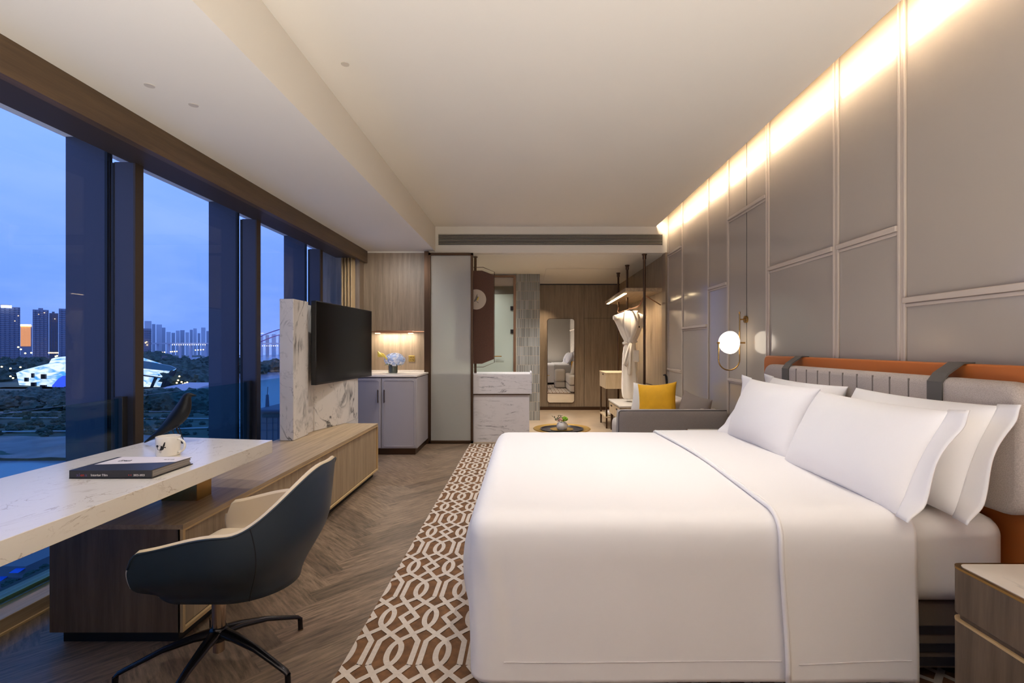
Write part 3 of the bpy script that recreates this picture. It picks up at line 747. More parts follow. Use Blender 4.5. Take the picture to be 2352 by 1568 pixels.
obj('wren_print', bm, M['ink'], mg)

bk = thing('book', 'large black sample book with white cover panel on the desk', 'book', (-1.56, 1.93, .75))
def bookbox(x0, x1, y0, y1, z0, z1, bm=None): return box(x0, x1, y0, y1, z0, z1, bm)
bx0, bx1, by0, by1 = -1.722, -1.412, 1.818, 2.035
obj('spine', bookbox(bx0, bx1, by0, by0 + .006, .7505, .782), M['book_black'], bk, bevel=.001)
obj('back_cover', bookbox(bx0, bx1 + .002, by0, by1 + .006, .7505, .7535), M['book_black'], bk)
for i in range(5):
    z = .7545 + i * .005
    obj('page_block', bookbox(bx0 + .004, bx1 - .003 - .001 * (i % 2), by0 + .006, by1 - .003 * (i % 3), z, z + .0042), M['pages'], bk)
obj('front_cover', bookbox(bx0, bx1, by0 + .004, by1, .7795, .7822), M['book_black'], bk)
bm = prism([(bx0 + .02, by0 + .085), (bx1 - .005, by0 + .130), (bx1 + .004, by1 + .001), (bx0 + .02, by1 + .001)], .7822, .7828)
obj('white_cover_panel', bm, M['paper'], bk)
red = mat('red ink', (200, 60, 50), .6); wh = mat('white ink', (225, 220, 216), .6); pur = mat('purple ink', (96, 84, 130), .6)
rx = (PI / 2, 0, 0)
text('Interior Film', .0125, wh, (-1.640, by0 - .0006, .7600), rx, bk)
text('2022-2023', .0100, wh, (-1.480, by0 - .0006, .7605), rx, bk)
text('x', .016, pur, (-1.694, by0 - .0006, .7595), rx, bk); text('i', .018, pur, (-1.684, by0 - .0006, .7595), rx, bk)
text('en', .015, red, (-1.679, by0 - .0006, .7595), rx, bk); text('a', .016, pur, (-1.661, by0 - .0006, .7595), rx, bk)
bm = bmesh.new()
for x in (-1.497, -1.489): box(x - .0015, x + .0015, by0 - .0009, by0, .7625, .7655, bm)
obj('red_dots', bm, red, bk)
text('Fresh', .022, M['ink'], (-1.66, by0 + .145, .783), (0, 0, 0), bk, shear=.3)
text('interior collection', .007, M['ink'], (-1.655, by0 + .136, .783), (0, 0, 0), bk)
text('film for walls', .008, M['grey_ink'], (-1.49, by0 + .165, .783), (0, 0, 0), bk, shear=.3)

bd = thing('bird_figure', 'black wooden bird figure on thin wire legs at the window edge of the desk', 'figurine', (-1.76, 2.47, .75))
# body: spine of circles from tail tip to beak (x, z, radius)
sp_ = [(-1.958, .754, .0035), (-1.93, .772, .008), (-1.90, .793, .013), (-1.87, .813, .019), (-1.84, .835, .027), (-1.81, .860, .036), (-1.785, .886, .041), (-1.765, .912, .041), (-1.752, .940, .036), (-1.745, .962, .029), (-1.741, .980, .0245), (-1.734, .994, .021), (-1.722, 1.000, .014), (-1.712, 1.000, .008), (-1.700, .998, .004), (-1.686, .9965, .0012)]
bm = bmesh.new(); rings = []
for i, (x, z, r) in enumerate(sp_):
    a = sp_[max(0, i - 1)]; c_ = sp_[min(len(sp_) - 1, i + 1)]; d = Vector((c_[0] - a[0], 0, c_[1] - a[1])).normalized(); u = Vector((-d.z, 0, d.x))
    rings.append([bm.verts.new(Vector((x, 2.47, z)) + u * r * math.cos(t) + Vector((0, 1, 0)) * r * .85 * math.sin(t)) for t in [2 * PI * k_ / 18 for k_ in range(18)]])
for A, B in zip(rings, rings[1:]):
    for k_ in range(18): bm.faces.new((A[k_], A[(k_ + 1) % 18], B[(k_ + 1) % 18], B[k_]))
bm.faces.new(rings[0][::-1]); bm.faces.new(rings[-1])
obj('body', bm, M['bird'], bd, smooth=True, subsurf=1)
for dy in (-.014, .014):
    obj('leg', tube([(-1.805, 2.47 + dy, .835), (-1.775, 2.47 + dy, .7515), (-1.760, 2.47 + dy * 1.4, .7515)], .0022, n=6), M['gasket'], bd)
    obj('leg', tube([(-1.785, 2.47 + dy * .5, .84), (-1.755, 2.47 + dy * .5, .7515)], .0022, n=6), M['gasket'], bd)

# ------------------------------------------------------------------ swivel chair
CXc, CYc = -1.185, 1.86
ch = thing('swivel_chair', 'blue-black leather tub chair with cream lining on a five-star base', 'chair', (CXc, CYc, 0))
HW, XA, XF = .275, -1.065, -1.33
def upath(s):  # s in -1..1 : near arm front -> back -> far arm front
    la = XA - XF; arc = PI * HW; tot = 2 * la + arc; q = (s + 1) / 2 * tot
    if q < la: return Vector((XF + q, CYc - HW, 0)), Vector((0, -1, 0)), q / tot
    if q < la + arc:
        a = -PI / 2 + (q - la) / HW; n_ = Vector((math.cos(a), math.sin(a), 0)); return Vector((XA, CYc, 0)) + n_ * HW, n_, q / tot
    q2 = q - la - arc; return Vector((XA - q2, CYc + HW, 0)), Vector((0, 1, 0)), q / tot
def rim(s):
    a = abs(s); h = .565 + .05 * ss(.98, .55, a) + .19 * ss(.52, .06, a)
    if a > .92: h -= .05 * ((a - .92) / .08) ** 3
    return h
def shell(s, t, off=0.0):
    p_, n_, _ = upath(s); zb = .35; zr = rim(s); a = abs(s)
    if a > .86: zb += .02 * ((a - .86) / .14) ** 2
    z = zb + (zr - zb) * t
    ins = .085 * (1 - ss(0, .62, t)) ** 1.3 + .012 * (1 - t)
    out = .035 * t * ss(.6, 0, a)
    p_ = p_ - n_ * (ins - out + off)
    if a > .8: p_.x += .055 * (1 - t) * ((a - .8) / .2) + .02 * t ** 6 * ((a - .8) / .2) ** 2
    return Vector((p_.x, p_.y, z))
bm = grid(72, 18, lambda i, j: shell(-1 + 2 * i, j))
# closed underside
N72 = 72
pts_b = [shell(-1 + 2 * i / 71, 0) for i in range(72)]
cen = Vector((CXc + .02, CYc, .335))
vb = [bm.verts.new(p_) for p_ in pts_b]; vm = [bm.verts.new(p_.lerp(cen, .35) - Vector((0, 0, .010))) for p_ in pts_b]; vc = [bm.verts.new(p_.lerp(cen, .8) - Vector((0, 0, .006))) for p_ in pts_b]
for A, B in ((vb, vm), (vm, vc)):
    for i in range(71): bm.faces.new((A[i], A[i + 1], B[i + 1], B[i]))
bm.faces.new(vc)
bmesh.ops.remove_doubles(bm, verts=bm.verts, dist=.0008)
obj('outer_shell', bm, M['navy'], ch, smooth=True)
bm = grid(72, 14, lambda i, j: shell(-1 + 2 * i, .12 + .88 * j, .024))
obj('inner_lining', bm, M['cream'], ch, smooth=True)
bm = grid(72, 7, lambda i, j: shell(-1 + 2 * i, 1.0, .024 * j) + Vector((0, 0, .010 * math.sin(PI * j))))
for e_ in (-1, 1): grid(12, 7, lambda i, j: shell(e_, i, .024 * j) + Vector((-.012 * math.sin(PI * j), 0, 0)), bm)
obj('rim', bm, M['cream'], ch, smooth=True)
obj('piping', tube([shell(-1 + 2 * i / 90, 1.0, -.001) + Vector((0, 0, .001)) for i in range(91)], .0035, n=6), M['navy'], ch, smooth=True)
for s_ in (-.42, .42):
    obj('seam', tube([shell(s_ + .03 * math.sin(t_ * 3), t_, -.0005) for t_ in [i / 14 for i in range(15)]], .0018, n=5), M['gasket'], ch)
obj('seat_cushion', rbox(-1.315, -.94, CYc - .215, CYc + .215, .385, .475, .04, 14, lambda p_: Vector((p_.x, CYc + (p_.y - CYc) * (1 - .35 * ss(-1.12, -.86, p_.x)), p_.z + .01 * math.cos((p_.y - CYc) * 5)))), M['cream'], ch, smooth=True)
bm = lathe([(.024, .0), (.024, .17)], (CXc, CYc, .165), n=24); lathe([(.05, 0), (.05, .012), (.024, .02)], (CXc, CYc, .325), bm, n=24)
obj('gas_column', bm, M['chrome'], ch, smooth='auto')
obj('column_foot', lathe([(.016, 0), (.02, .004), (.02, .045)], (CXc, CYc, .075), n=20), M['chrome'], ch, smooth='auto')
obj('hub', lathe([(.024, 0), (.034, .008), (.036, .035), (.03, .052), (.026, .056)], (CXc, CYc, .118), n=24), M['gunmetal'], ch, smooth='auto')
for an in (55, -17, -89, -161, 127):
    a = math.radians(an); d = Vector((math.cos(a), math.sin(a), 0)); c0 = Vector((CXc, CYc, 0)); sd = Vector((-d.y, d.x, 0))
    prs = [(.02, .150, .026, .019), (.08, .143, .021, .015), (.18, .118, .015, .011), (.29, .072, .012, .009), (.318, .060, .0115, .009), (.330, .048, .0105, .009)]
    bm = bmesh.new(); rg = []
    for (r, z, hw, hh) in prs:
        rg.append([bm.verts.new(c0 + d * r + Vector((0, 0, z)) + sd * hw * math.cos(t) + Vector((0, 0, hh * math.sin(t)))) for t in [2 * PI * k_ / 12 for k_ in range(12)]])
    for A, B in zip(rg, rg[1:]):
        for k_ in range(12): bm.faces.new((A[k_], A[(k_ + 1) % 12], B[(k_ + 1) % 12], B[k_]))
    bm.faces.new(rg[0][::-1]); bm.faces.new(rg[-1])
    tube([c0 + d * .326 + Vector((0, 0, .050)), c0 + d * .328 + Vector((0, 0, .004))], .010, bm, 12)
    arm_ = obj('base_arm', bm, M['gunmetal'], ch, smooth='auto')
    obj('glide', lathe([(.012, 0), (.012, .006)], tuple(c0 + d * .328), n=14), M['chrome'], arm_)

# ------------------------------------------------------------------ cabinet by the far wall
cb_ = thing('minibar_cabinet', 'lilac-grey two-door cabinet with white top against the far wood wall', 'cabinet', (-1.68, 5.9, 0))
cx0, cx1, cy0, cy1 = -2.08, -1.262, 5.53, D - .001
obj('body', box(cx0, cx1, cy0 + .02, cy1, .07, .885), M['lilac'], cb_, bevel=.004)
obj('plinth', box(cx0 + .02, cx1 - .02, cy0 + .03, cy1 - .01, 0, .07), M['bronze'], cb_)
obj('counter', box(cx0, cx1 + .006, cy0, cy1, .893, .915), M['cab_top'], cb_, bevel=.003)
obj('upstand', box(cx0, cx1 + .006, cy1 - .02, cy1, .915, .935), M['cab_top'], cb_, bevel=.002)
for (a0, a1, hx) in ((-2.075, -1.672, -1.70), (-1.660, -1.268, -1.628)):
    d_ = obj('door', box(a0, a1, cy0 + .002, cy0 + .02, .08, .875), M['lilac'], cb_, bevel=.003)
    bm = bmesh.new(); o1 = rrect(a0 + .022, a1 - .022, .10, .855, .022, 5)
    tube([(x, cy0 + .001, z) for x, z in o1], .0035, bm, 6, closed=True)
    obj('bead_moulding', bm, M['lilac'], d_)
    bm = tube([(hx, cy0 - .022, .60), (hx, cy0 - .022, .75)], .006, n=8)
    for z in (.615, .735): tube([(hx, cy0 - .022, z), (hx, cy0 + .003, z)], .004, bm, 8)
    obj('handle', bm, M['bronze'], d_)
# hydrangea in glass vase
vx, vy = -1.66, 6.0
fl = thing('flower_vase', 'blue-white hydrangea with a yellow calla in a dark ribbed glass vase', 'flower vase', (vx, vy, .915))
obj('vase', lathe([(.052, 0), (.055, .004)] + [(.055 + .0015 * (i % 2), .008 + i * .008) for i in range(12)] + [(.054, .105), (.048, .105), (.048, .01)], (vx, vy, .915), n=28), mat('ribbed glass', (92, 96, 84), .15, .3), fl, smooth=True)
rng = random.Random(5)
bmw, bmb = bmesh.new(), bmesh.new()
for i in range(230):
    while True:
        d = Vector((rng.uniform(-1, 1), rng.uniform(-1, 1), rng.uniform(-.5, 1)))
        if .2 < d.length < 1: break
    d.normalize(); c_ = Vector((vx + .02 + d.x * .125, vy + d.y * .11, 1.075 + d.z * .085))
    t_, s_ = d.orthogonal().normalized(), None; s_ = d.cross(t_)
    bmx = bmw if rng.random() < .72 else bmb; sz = .017; rot = rng.uniform(0, PI)
    ce = bmx.verts.new(c_ - d * .004); pr_ = []
    for q in range(8):
        a = rot + q * PI / 4; r = sz * (1 if q % 2 == 0 else .55)
        pr_.append(bmx.verts.new(c_ + (t_ * math.cos(a) + s_ * math.sin(a)) * r + d * (.004 if q % 2 == 0 else 0)))
    for q in range(8): bmx.faces.new((ce, pr_[q], pr_[(q + 1) % 8]))
obj('white_petals', bmw, M['petal_white'], fl); obj('blue_petals', bmb, M['petal_blue'], fl)
for q_ in fl.children:
    if 'petals' in q_.name: q_['kind'] = 'stuff'
obj('flower_core', sph((vx + .02, vy, 1.075), .1, sc=(1.1, 1, .74)), M['petal_blue'], fl, smooth=True)
bm = tube([(vx - .02, vy - .055, 1.02), (vx - .06, vy - .07, 1.09), (vx - .10, vy - .08, 1.145), (vx - .145, vy - .08, 1.15)], .01, n=10, taper=[.006, .010, .014, .02])
def calla(i, j):
    a = 2 * PI * i; r = .004 + .036 * j ** .8; L2 = .085 * j * (1 + .25 * math.cos(a))
    return Vector((vx - .085 - L2 * .9, vy - .085 + r * math.cos(a), 1.12 + L2 * .35 + r * math.sin(a) * .9))
grid(16, 8, calla, bm, closed_u=True)
obj('calla_bloom', bm, M['calla'], fl, smooth=True)
bm = bmesh.new()
for i in range(7):
    a = i * .9; d = Vector((math.cos(a), math.sin(a), 0)); s_ = Vector((-d.y, d.x, 0)); c_ = Vector((vx, vy, 1.02))
    q_ = [bm.verts.new(c_ + d * .03), bm.verts.new(c_ + d * .06 + s_ * .025 + Vector((0, 0, .012))), bm.verts.new(c_ + d * .11 - Vector((0, 0, .01))), bm.verts.new(c_ + d * .06 - s_ * .025 + Vector((0, 0, .012)))]
    bm.faces.new(q_)
obj('leaves', bm, M['leaf'], fl)
# brass socket
so = thing('wall_socket', 'square brass socket plate on the wood wall beside the flowers', 'socket', (-1.495, D, 1.08))
obj('plate', box(-1.535, -1.455, D - .008, D, 1.045, 1.125), M['plug'], so, bevel=.002)
bm = bmesh.new()
for (x, z, a, b2) in ((-1.508, 1.102, .006, .005), (-1.492, 1.102, .006, .005), (-1.47, 1.10, .004, .008), (-1.51, 1.068, .008, .003), (-1.485, 1.072, .003, .007), (-1.47, 1.066, .005, .008)):
    box(x - a / 1.5, x + a / 1.5, D - .0095, D - .008, z - b2 / 1.2, z + b2 / 1.2, bm)
obj('socket_slots', bm, M['ink'], so)
# light rail
rl = thing('rail_light', 'slim copper light rail across the wood wall above the flowers', 'wall light', (-1.68, D - .08, 1.43))
obj('rail', tube([(-2.1, D - .06, 1.432), (-1.335, D - .06, 1.432), (-1.30, D - .06, 1.425), (-1.285, D - .06, 1.40)], .007, n=10), M['copper'], rl, smooth='auto')
obj('lamp_housing', tube([(-1.94, D - .075, 1.43), (-1.45, D - .075, 1.43)], .017, n=14), M['copper'], rl, smooth='auto')
for x in (-1.915, -1.49):
    obj('lamp_lens', box(x - .03, x + .03, D - .085, D - .065, 1.408, 1.4145), M['led'], rl)
    obj('bracket', tube([(x, D - .075, 1.43), (x, D, 1.43)], .005, n=8), M['copper'], rl)
area((-1.7, D - .10, 1.405), (-1.7, D - .03, .9), .5, .02, 3.5, (1.0, 0.88, 0.72))

# curtain at the end of the windows
bm = bmesh.new()
n_ = 60
A = [(-2.24 + .16 * i / n_ , 5.95 + .045 * math.sin(i / n_ * 2 * PI * 4.2)) for i in range(n_ + 1)]
for z0, z1 in ((.07, 2.45),):
    v0 = [bm.verts.new((x - .05, y, z0)) for x, y in A]; v1 = [bm.verts.new((x - .05, y, z1)) for x, y in A]
    for i in range(n_): bm.faces.new((v0[i], v0[i + 1], v1[i + 1], v1[i]))
tag(obj('curtain', bm, M['curtain'], smooth=True, solid=.004), 'drawn-back beige curtain at the far end of the windows', 'curtain')
spot((-2.19, 5.72, 2.44), (-2.25, 5.98, 1.2), 5, 90, 1.0, WARM)

# ------------------------------------------------------------------ glass screen, vanity, hanging panel
gs = thing('glass_screen', 'tall frosted glass screen in a bronze frame left of the marble counter', 'screen', (-.97, 6.2, 0))
bm = bmesh.new(); gx0, gx1 = -1.257, -.687
for a in ((gx0, gx0 + .03, .006, 2.435), (gx1 - .03, gx1, .006, 2.435)): box(a[0], a[1], 6.17, 6.215, a[2], a[3], bm)
box(gx0, gx1, 6.17, 6.215, .006, .04, bm); box(gx0, gx1, 6.17, 6.215, 2.405, 2.435, bm)
obj('frame', bm, M['bronze'], gs, bevel=.002)
obj('glass', box(gx0 + .03, gx1 - .03, 6.188, 6.196, .04, 2.405), M['frost'], gs)
struct('trim_%d' % k, box(-1.31, -1.257, 6.17, 6.30, 0, ZS - .02), M['bronze']); k += 1
vc_ = thing('vanity_counter', 'white veined marble vanity counter at the end of the rug', 'counter', (-.3, 6.6, 0))
obj('top_slab', box(-1.30, .065, 6.235, 6.78, .63, .885), M['volakas'], vc_, bevel=.002)
obj('side_lip', box(.045, .065, 6.235, 6.78, .885, .90), M['volakas'], vc_)
obj('base', box(-1.30, .032, 6.26, 6.75, 0, .615), M['volakas'], vc_)
obj('shadow_gap', box(-1.30, .045, 6.25, 6.76, .615, .63), M['bronze'], vc_)
hp = thing('hanging_panel', 'brown leather eight-sided panel on a pole above the marble counter', 'panel', (-.67, 6.5, .885))
px_ = -.70; PYp = 6.5
oc = lambda hw, z0, z1, ch_, cw: [(px_ - cw, z1), (px_ - hw, z1 - ch_), (px_ - hw, z0 + ch_), (px_ - cw, z0), (px_ + cw, z0), (px_ + hw, z0 + ch_), (px_ + hw, z1 - ch_), (px_ + cw, z1)]
obj('panel', extr(oc(.258, 1.010, 2.260, .062, .10), 'y', PYp - .015, PYp + .015), M['leather_brown'], hp, bevel=.003)
obj('wire_frame', tube([(x, PYp, z) for x, z in oc(.264, .965, 2.305, .062, .115)], .004, n=6, closed=True), M['bronze'], hp)
obj('pole', tube([(px_ + .005, PYp + .03, .886), (px_ + .005, PYp + .03, 2.454)], .017, n=14), M['bronze'], hp, smooth='auto')
obj('ceiling_flange', lathe([(.03, 0), (.03, .012)], (px_ + .005, PYp + .03, 2.442), n=18), M['bronze'], hp)
dc = obj('bird_disc', tube([(px_ + .02, PYp - .022, 1.872), (px_ + .02, PYp - .0155, 1.872)], .135, n=40), M['disc'], hp)
def flat(poly, y, t=.001, bm=None): return extr(poly, 'y', y - t, y, bm)
bm = flat(ell(px_ + .02, 1.875, .045, .014, .9), PYp - .0225); flat([(px_ + .0, 1.86), (px_ + .05, 1.835), (px_ + .055, 1.82), (px_ + .02, 1.845)], PYp - .0225, bm=bm); flat([(px_ + .01, 1.89), (px_ + .035, 1.95), (px_ + .04, 1.90)], PYp - .0225, bm=bm)
obj('bird_drawing', bm, M['grey_ink'], dc)
obj('bird_wing', flat(ell(px_ + .045, 1.88, .03, .008, 1.2), PYp - .0228), M['calla'], dc)
# bathroom door beyond
bdr = thing('shower_door', 'frosted pale-green glass door with bronze frame beside the mosaic pillar', 'door', (-.6, 8.12, 0))
obj('glass_leaf', box(-1.5, -.225, 8.13, 8.14, .02, 2.12), M['door_glass'], bdr)
bm = box(-.225, -.185, 8.10, 8.16, 0, 2.435); box(-1.5, -.225, 8.10, 8.16, 2.40, 2.435, bm)
obj('frame', bm, mat('door bronze', (130, 100, 80), .4, .7), bdr, bevel=.002)
obj('transom', box(-1.5, -.225, 8.12, 8.15, 2.12, 2.25), mat('dark transom', (84, 78, 62), .4), bdr)
for z in (1.88, 1.49): obj('hinge', box(-.275, -.226, 8.115, 8.13, z - .035, z + .035), M['gunmetal'], bdr)
obj('handle', tube([(-.55, 8.08, 1.075), (-.42, 8.08, 1.075)], .008, n=8), M['brass'], bdr)
struct('trim_%d' % k, box(-1.5, -.225, 8.18, 8.2, 2.25, 2.44), M['disc']); k += 1

# ------------------------------------------------------------------ wardrobe corner
wr = thing('open_wardrobe', 'open wardrobe of bronze poles with a lit oak shelf and copper rails', 'wardrobe', (1.55, 7.2, 0))
for x, y, zb in ((1.545, 6.35, 0), (1.50, 7.22, 0), (1.51, 7.98, 0)):
    po = obj('pole', tube([(x, y, zb), (x, y, 2.44)], .017, n=16), M['bronze'], wr, smooth='auto')
    obj('collar', lathe([(.02, 0), (.024, .01), (.024, .05), (.034, .06), (.034, .07)], (x, y, 2.385), n=18), M['bronze'], po, smooth='auto')
sh = obj('shelf', prism([(1.31, 6.42), (1.808, 6.42), (1.808, 8.40), (1.36, 8.40)], 1.972, 2.02), M['oak_y'], wr, bevel=.002)
obj('light_strip', prism([(1.335, 6.65), (1.375, 6.65), (1.405, 8.3), (1.375, 8.3)], 1.966, 1.9722), M['led'], sh)
for y in (6.75, 7.4, 8.05): spot((1.42, y, 1.955), (1.78, y, .6), 17, 140, 1.0, WARM)
obj('hanging_rail', tube([(1.545, 6.37, 1.90), (1.50, 6.42, 1.79), (1.49, 6.5, 1.775), (1.47, 7.7, 1.775), (1.48, 7.85, 1.80), (1.51, 7.95, 1.88)], .009, n=10), M['copper'], wr, smooth=True)
obj('hanging_rail', tube([(1.545, 6.37, 1.92), (1.80, 6.5, 1.80)], .007, n=10), M['copper'], wr, smooth=True)
# robe on a hanger, facing the camera
RX, RY = 1.475, 6.92
hg = thing('clothes_hanger', 'navy coat hanger holding the white bathrobe', 'hanger', (RX, RY, 1.70))
obj('hook', tube([(RX, RY, 1.735)] + [(RX, RY, 1.765)] + [(RX + .018 * math.sin(a) , RY, 1.785 - .018 * math.cos(a) + .0) for a in [i * PI / 8 for i in range(0, 11)]], .0025, n=6), M['chrome'], hg)
bm = tube([(RX - .20, RY + .0, 1.665), (RX - .10, RY, 1.71), (RX - .035, RY, 1.735), (RX + .035, RY, 1.735), (RX + .10, RY, 1.71), (RX + .20, RY, 1.665)], .012, n=10, taper=[.01, .014, .016, .016, .014, .01])
obj('shoulder_bar', bm, M['navy_plastic'], hg, smooth=True)
obj('trouser_bar', tube([(RX - .03, RY - .06, 1.555), (RX + .03, RY - .06, 1.555)], .006, n=8), M['navy_plastic'], hg)
rb = thing('bathrobe', 'white towelling bathrobe belted on a hanger in the open wardrobe', 'bathrobe', (RX, RY, .50))
prof = [(.495, .085, .05, .0), (.52, .105, .06, .0), (.60, .118, .07, .0), (.80, .112, .07, -.002), (1.00, .105, .068, -.004), (1.12, .100, .066, -.006), (1.22, .088, .062, -.004), (1.285, .078, .058, 0), (1.33, .092, .066, .002), (1.42, .135, .074, 0), (1.52, .175, .08, 0), (1.60, .215, .085, 0), (1.645, .236, .085, 0), (1.675, .232, .08, 0), (1.70, .185, .07, 0), (1.725, .12, .06, 0), (1.745, .07, .05, 0)]
def robef(i, j):
    q = j * (len(prof) - 1); a = min(int(q), len(prof) - 2); f = q - a
    z, w, d, dx = [prof[a][m_] * (1 - f) + prof[a + 1][m_] * f for m_ in range(4)]
    t = 2 * PI * i; fo_ = 1 + .05 * math.sin(t * 7 + z * 2) * ss(1.7, 1.4, z) 
    c_, s_ = math.cos(t), math.sin(t)
    return Vector((RX + dx + w * fo_ * (abs(c_) ** .85) * (1 if c_ > 0 else -1), RY + d * fo_ * s_ + .01 * math.sin(z * 9), z))
obj('body', grid(56, 60, robef, closed_u=True), M['robe'], rb, smooth=True)
obj('sleeve_fold', rbox(RX - .245, RX - .175, RY - .09, RY + .03, 1.615, 1.69, .03, 8), M['robe'], rb, smooth=True)
for s_ in (1, -1):
    def lap(i, j, s_=s_):
        # shawl collar strip: from neck side down to the crossing at the waist
        q = j; x = s_ * (.055 + .02 * math.sin(PI * q) - .075 * q) ; z = 1.745 - .45 * q; w_ = .034 + .03 * math.sin(PI * min(1, q * 1.1)) 
        xx = x + (i - .5) * w_ * 2 * .9
        return Vector((RX + xx, RY - .062 - .020 * math.sin(PI * i) - .028 * math.sin(PI * q) - (.004 if s_ > 0 else 0), z))
    obj('lapel', grid(9, 22, lap), M['robe'], rb, smooth=True, solid=.012)
obj('neck_lining', sph((RX, RY - .055, 1.66), .05, sc=(.75, .5, 1.3)), mat('towelling inside', (214, 200, 180), .95), rb, smooth=True)
obj('belt', tube([(RX + .09 * math.cos(a), RY + .072 * math.sin(a), 1.30 + .012 * math.cos(a)) for a in [2 * PI * i / 28 for i in range(28)]], .02, n=8, closed=True), M['robe'], rb, smooth=True)
bm = tube([(RX - .01, RY - .085, 1.30), (RX - .045, RY - .10, 1.20), (RX - .085, RY - .10, 1.05), (RX - .105, RY - .09, .985), (RX - .075, RY - .09, .96), (RX - .045, RY - .095, 1.05), (RX - .01, RY - .09, 1.28)], .016, n=8)
tube([(RX + .0, RY - .09, 1.29), (RX - .02, RY - .105, 1.15), (RX - .025, RY - .10, .95), (RX - .028, RY - .10, .845)], .018, bm, n=8, taper=[.014, .018, .02, .022])
obj('belt_tails', bm, M['robe'], rb, smooth=True)
obj('pocket', rbox(RX + .035, RX + .115, RY - .085, RY - .05, 1.02, 1.19, .012, 6), M['robe'], rb, smooth=True)
obj('monogram', box(RX + .105, RX + .12, RY - .098, RY - .095, 1.505, 1.53), M['ink'], rb)
# luggage chest on legs
lc = thing('chest_on_legs', 'oak box chest on bronze legs behind the bathrobe', 'chest', (1.42, 7.6, 0))
obj('box', box(1.19, 1.66, 7.30, 7.90, .60, .83), M['oak_light'], lc, bevel=.003)
obj('lid', box(1.185, 1.665, 7.295, 7.905, .83, .845), M['oak_light'], lc, bevel=.002)
obj('latch', box(1.182, 1.19, 7.5, 7.56, .80, .82), M['gunmetal'], lc)
for x, y in ((1.21, 7.88), (1.21, 7.33), (1.63, 7.33), (1.63, 7.88)): obj('leg', box(x - .012, x + .012, y - .012, y + .012, 0, .60), M['bronze'], lc)
obj('lower_shelf', box(1.19, 1.65, 7.31, 7.89, .16, .18), M['oak_light'], lc)
tag(obj('folded_slippers', rbox(1.23, 1.40, 7.40, 7.62, .1805, .25, .03, 6), M['white'], smooth=True), 'folded white slippers on the shelf under the oak chest', 'slippers')
lt = thing('side_cabinet', 'low oak cabinet with two drawers and white stone top under the bathrobe', 'cabinet', (1.5, 6.9, 0))
obj('stone_top', box(1.225, 1.80, 6.40, 7.27, .432, .455), M['stone_white'], lt, bevel=.003)
obj('body', box(1.25, 1.80, 6.42, 7.25, .25, .432), M['oak_light'], lt, bevel=.002)
for y0_, y1_ in ((6.43, 6.83), (6.84, 7.24)):
    d_ = obj('drawer', box(1.235, 1.25, y0_, y1_, .26, .42), M['oak_light'], lt, bevel=.002)
    obj('handle', box(1.228, 1.236, (y0_ + y1_) / 2 - .04, (y0_ + y1_) / 2 + .04, .37, .39), M['gunmetal'], d_)
for x, y in ((1.27, 6.44), (1.27, 7.22), (1.77, 6.44), (1.77, 7.22)): obj('leg', box(x - .016, x + .016, y - .016, y + .016, 0, .25), M['bronze'], lt)
# umbrella or shoehorn hook and wall ribs
tag(obj('shoehorn', tube([(1.77, 6.1, .70), (1.765, 6.1, .80), (1.76, 6.1, .86), (1.745, 6.1, .885), (1.72, 6.1, .88)], .012, n=10, taper=[.01, .016, .018, .014, .006]), M['black'], smooth=True), 'black curved cane handle rising behind the sofa cushions', 'cane')
wb = thing('luggage_rail', 'three thin bronze rails on the oak wall behind the sofa', 'rail', (1.80, 6.8, .5))
for z in (.55, .62, .69): obj('bar', tube([(1.79, 6.32, z), (1.79, 7.25, z)], .007, n=8), M['bronze'], wb)
# wall mirror
mr = thing('wall_mirror', 'tall rounded wall mirror on the far wood wall', 'mirror', (.66, 9.43, .19))
mo = rrect(.405, .925, .145, 1.775, .05)
obj('frame', extr(rrect(.395, .935, .135, 1.785, .06), 'y', 9.428, 9.449), M['bronze'], mr)
obj('mirror_glass', extr(mo, 'y', 9.424, 9.430), M['mirror'], mr)

# ------------------------------------------------------------------ sofa, cushions, coffee table
sf = thing('sofa', 'grey fabric sofa with dark piping against the lacquer wall', 'sofa', (1.3, 5.2, .012))
arm = obj('near_arm', rbox(.82, 1.80, 4.32, 4.44, .012, .672, .02, 10), M['sofa'], sf, smooth=True)
obj('piping', tube([(.825, 4.33, .05), (.825, 4.33, .655), (.84, 4.33, .668), (1.79, 4.33, .670)], .005, n=6), M['piping'], arm, smooth=True)
obj('seat', rbox(1.13, 1.62, 4.445, 6.12, .20, .45, .05, 12), M['sofa_lt'], sf, smooth=True)
obj('chaise', rbox(.825, 1.13, 4.445, 4.74, .20, .565, .055, 10), M['sofa_lt'], sf, smooth=True)
obj('chaise_base', rbox(.84, 1.13, 4.445, 4.73, .03, .20, .02, 8), M['sofa_lt'], sf, smooth=True)
obj('seat_base', rbox(1.14, 1.80, 4.445, 6.10, .03, .205, .02, 8), M['sofa_lt'], sf, smooth=True)
obj('backrest', rbox(1.62, 1.81, 4.445, 6.12, .20, .66, .05, 12), M['sofa_lt'], sf, smooth=True)
obj('far_arm', rbox(1.50, 1.80, 5.98, 6.12, .20, .70, .06, 8), M['sofa_lt'], sf, smooth=True)
CG = 'cushions on the sofa'
pillow('cushion', 'pale grey cushion left of the mustard one on the sofa', (1.34, 5.42, .43), .42, .42, .16, (.75, -.6, 0), (.18, .30, .9), (), CG, M['offwhite'], seed=3, cat='cushion', ear=.1)
pillow('cushion', 'mustard yellow square cushion on the sofa', (1.40, 5.18, .44), .44, .42, .16, (.80, -.55, .10), (.05, .25, .95), (), CG, M['yellow'], seed=5, cat='cushion', ear=.1)
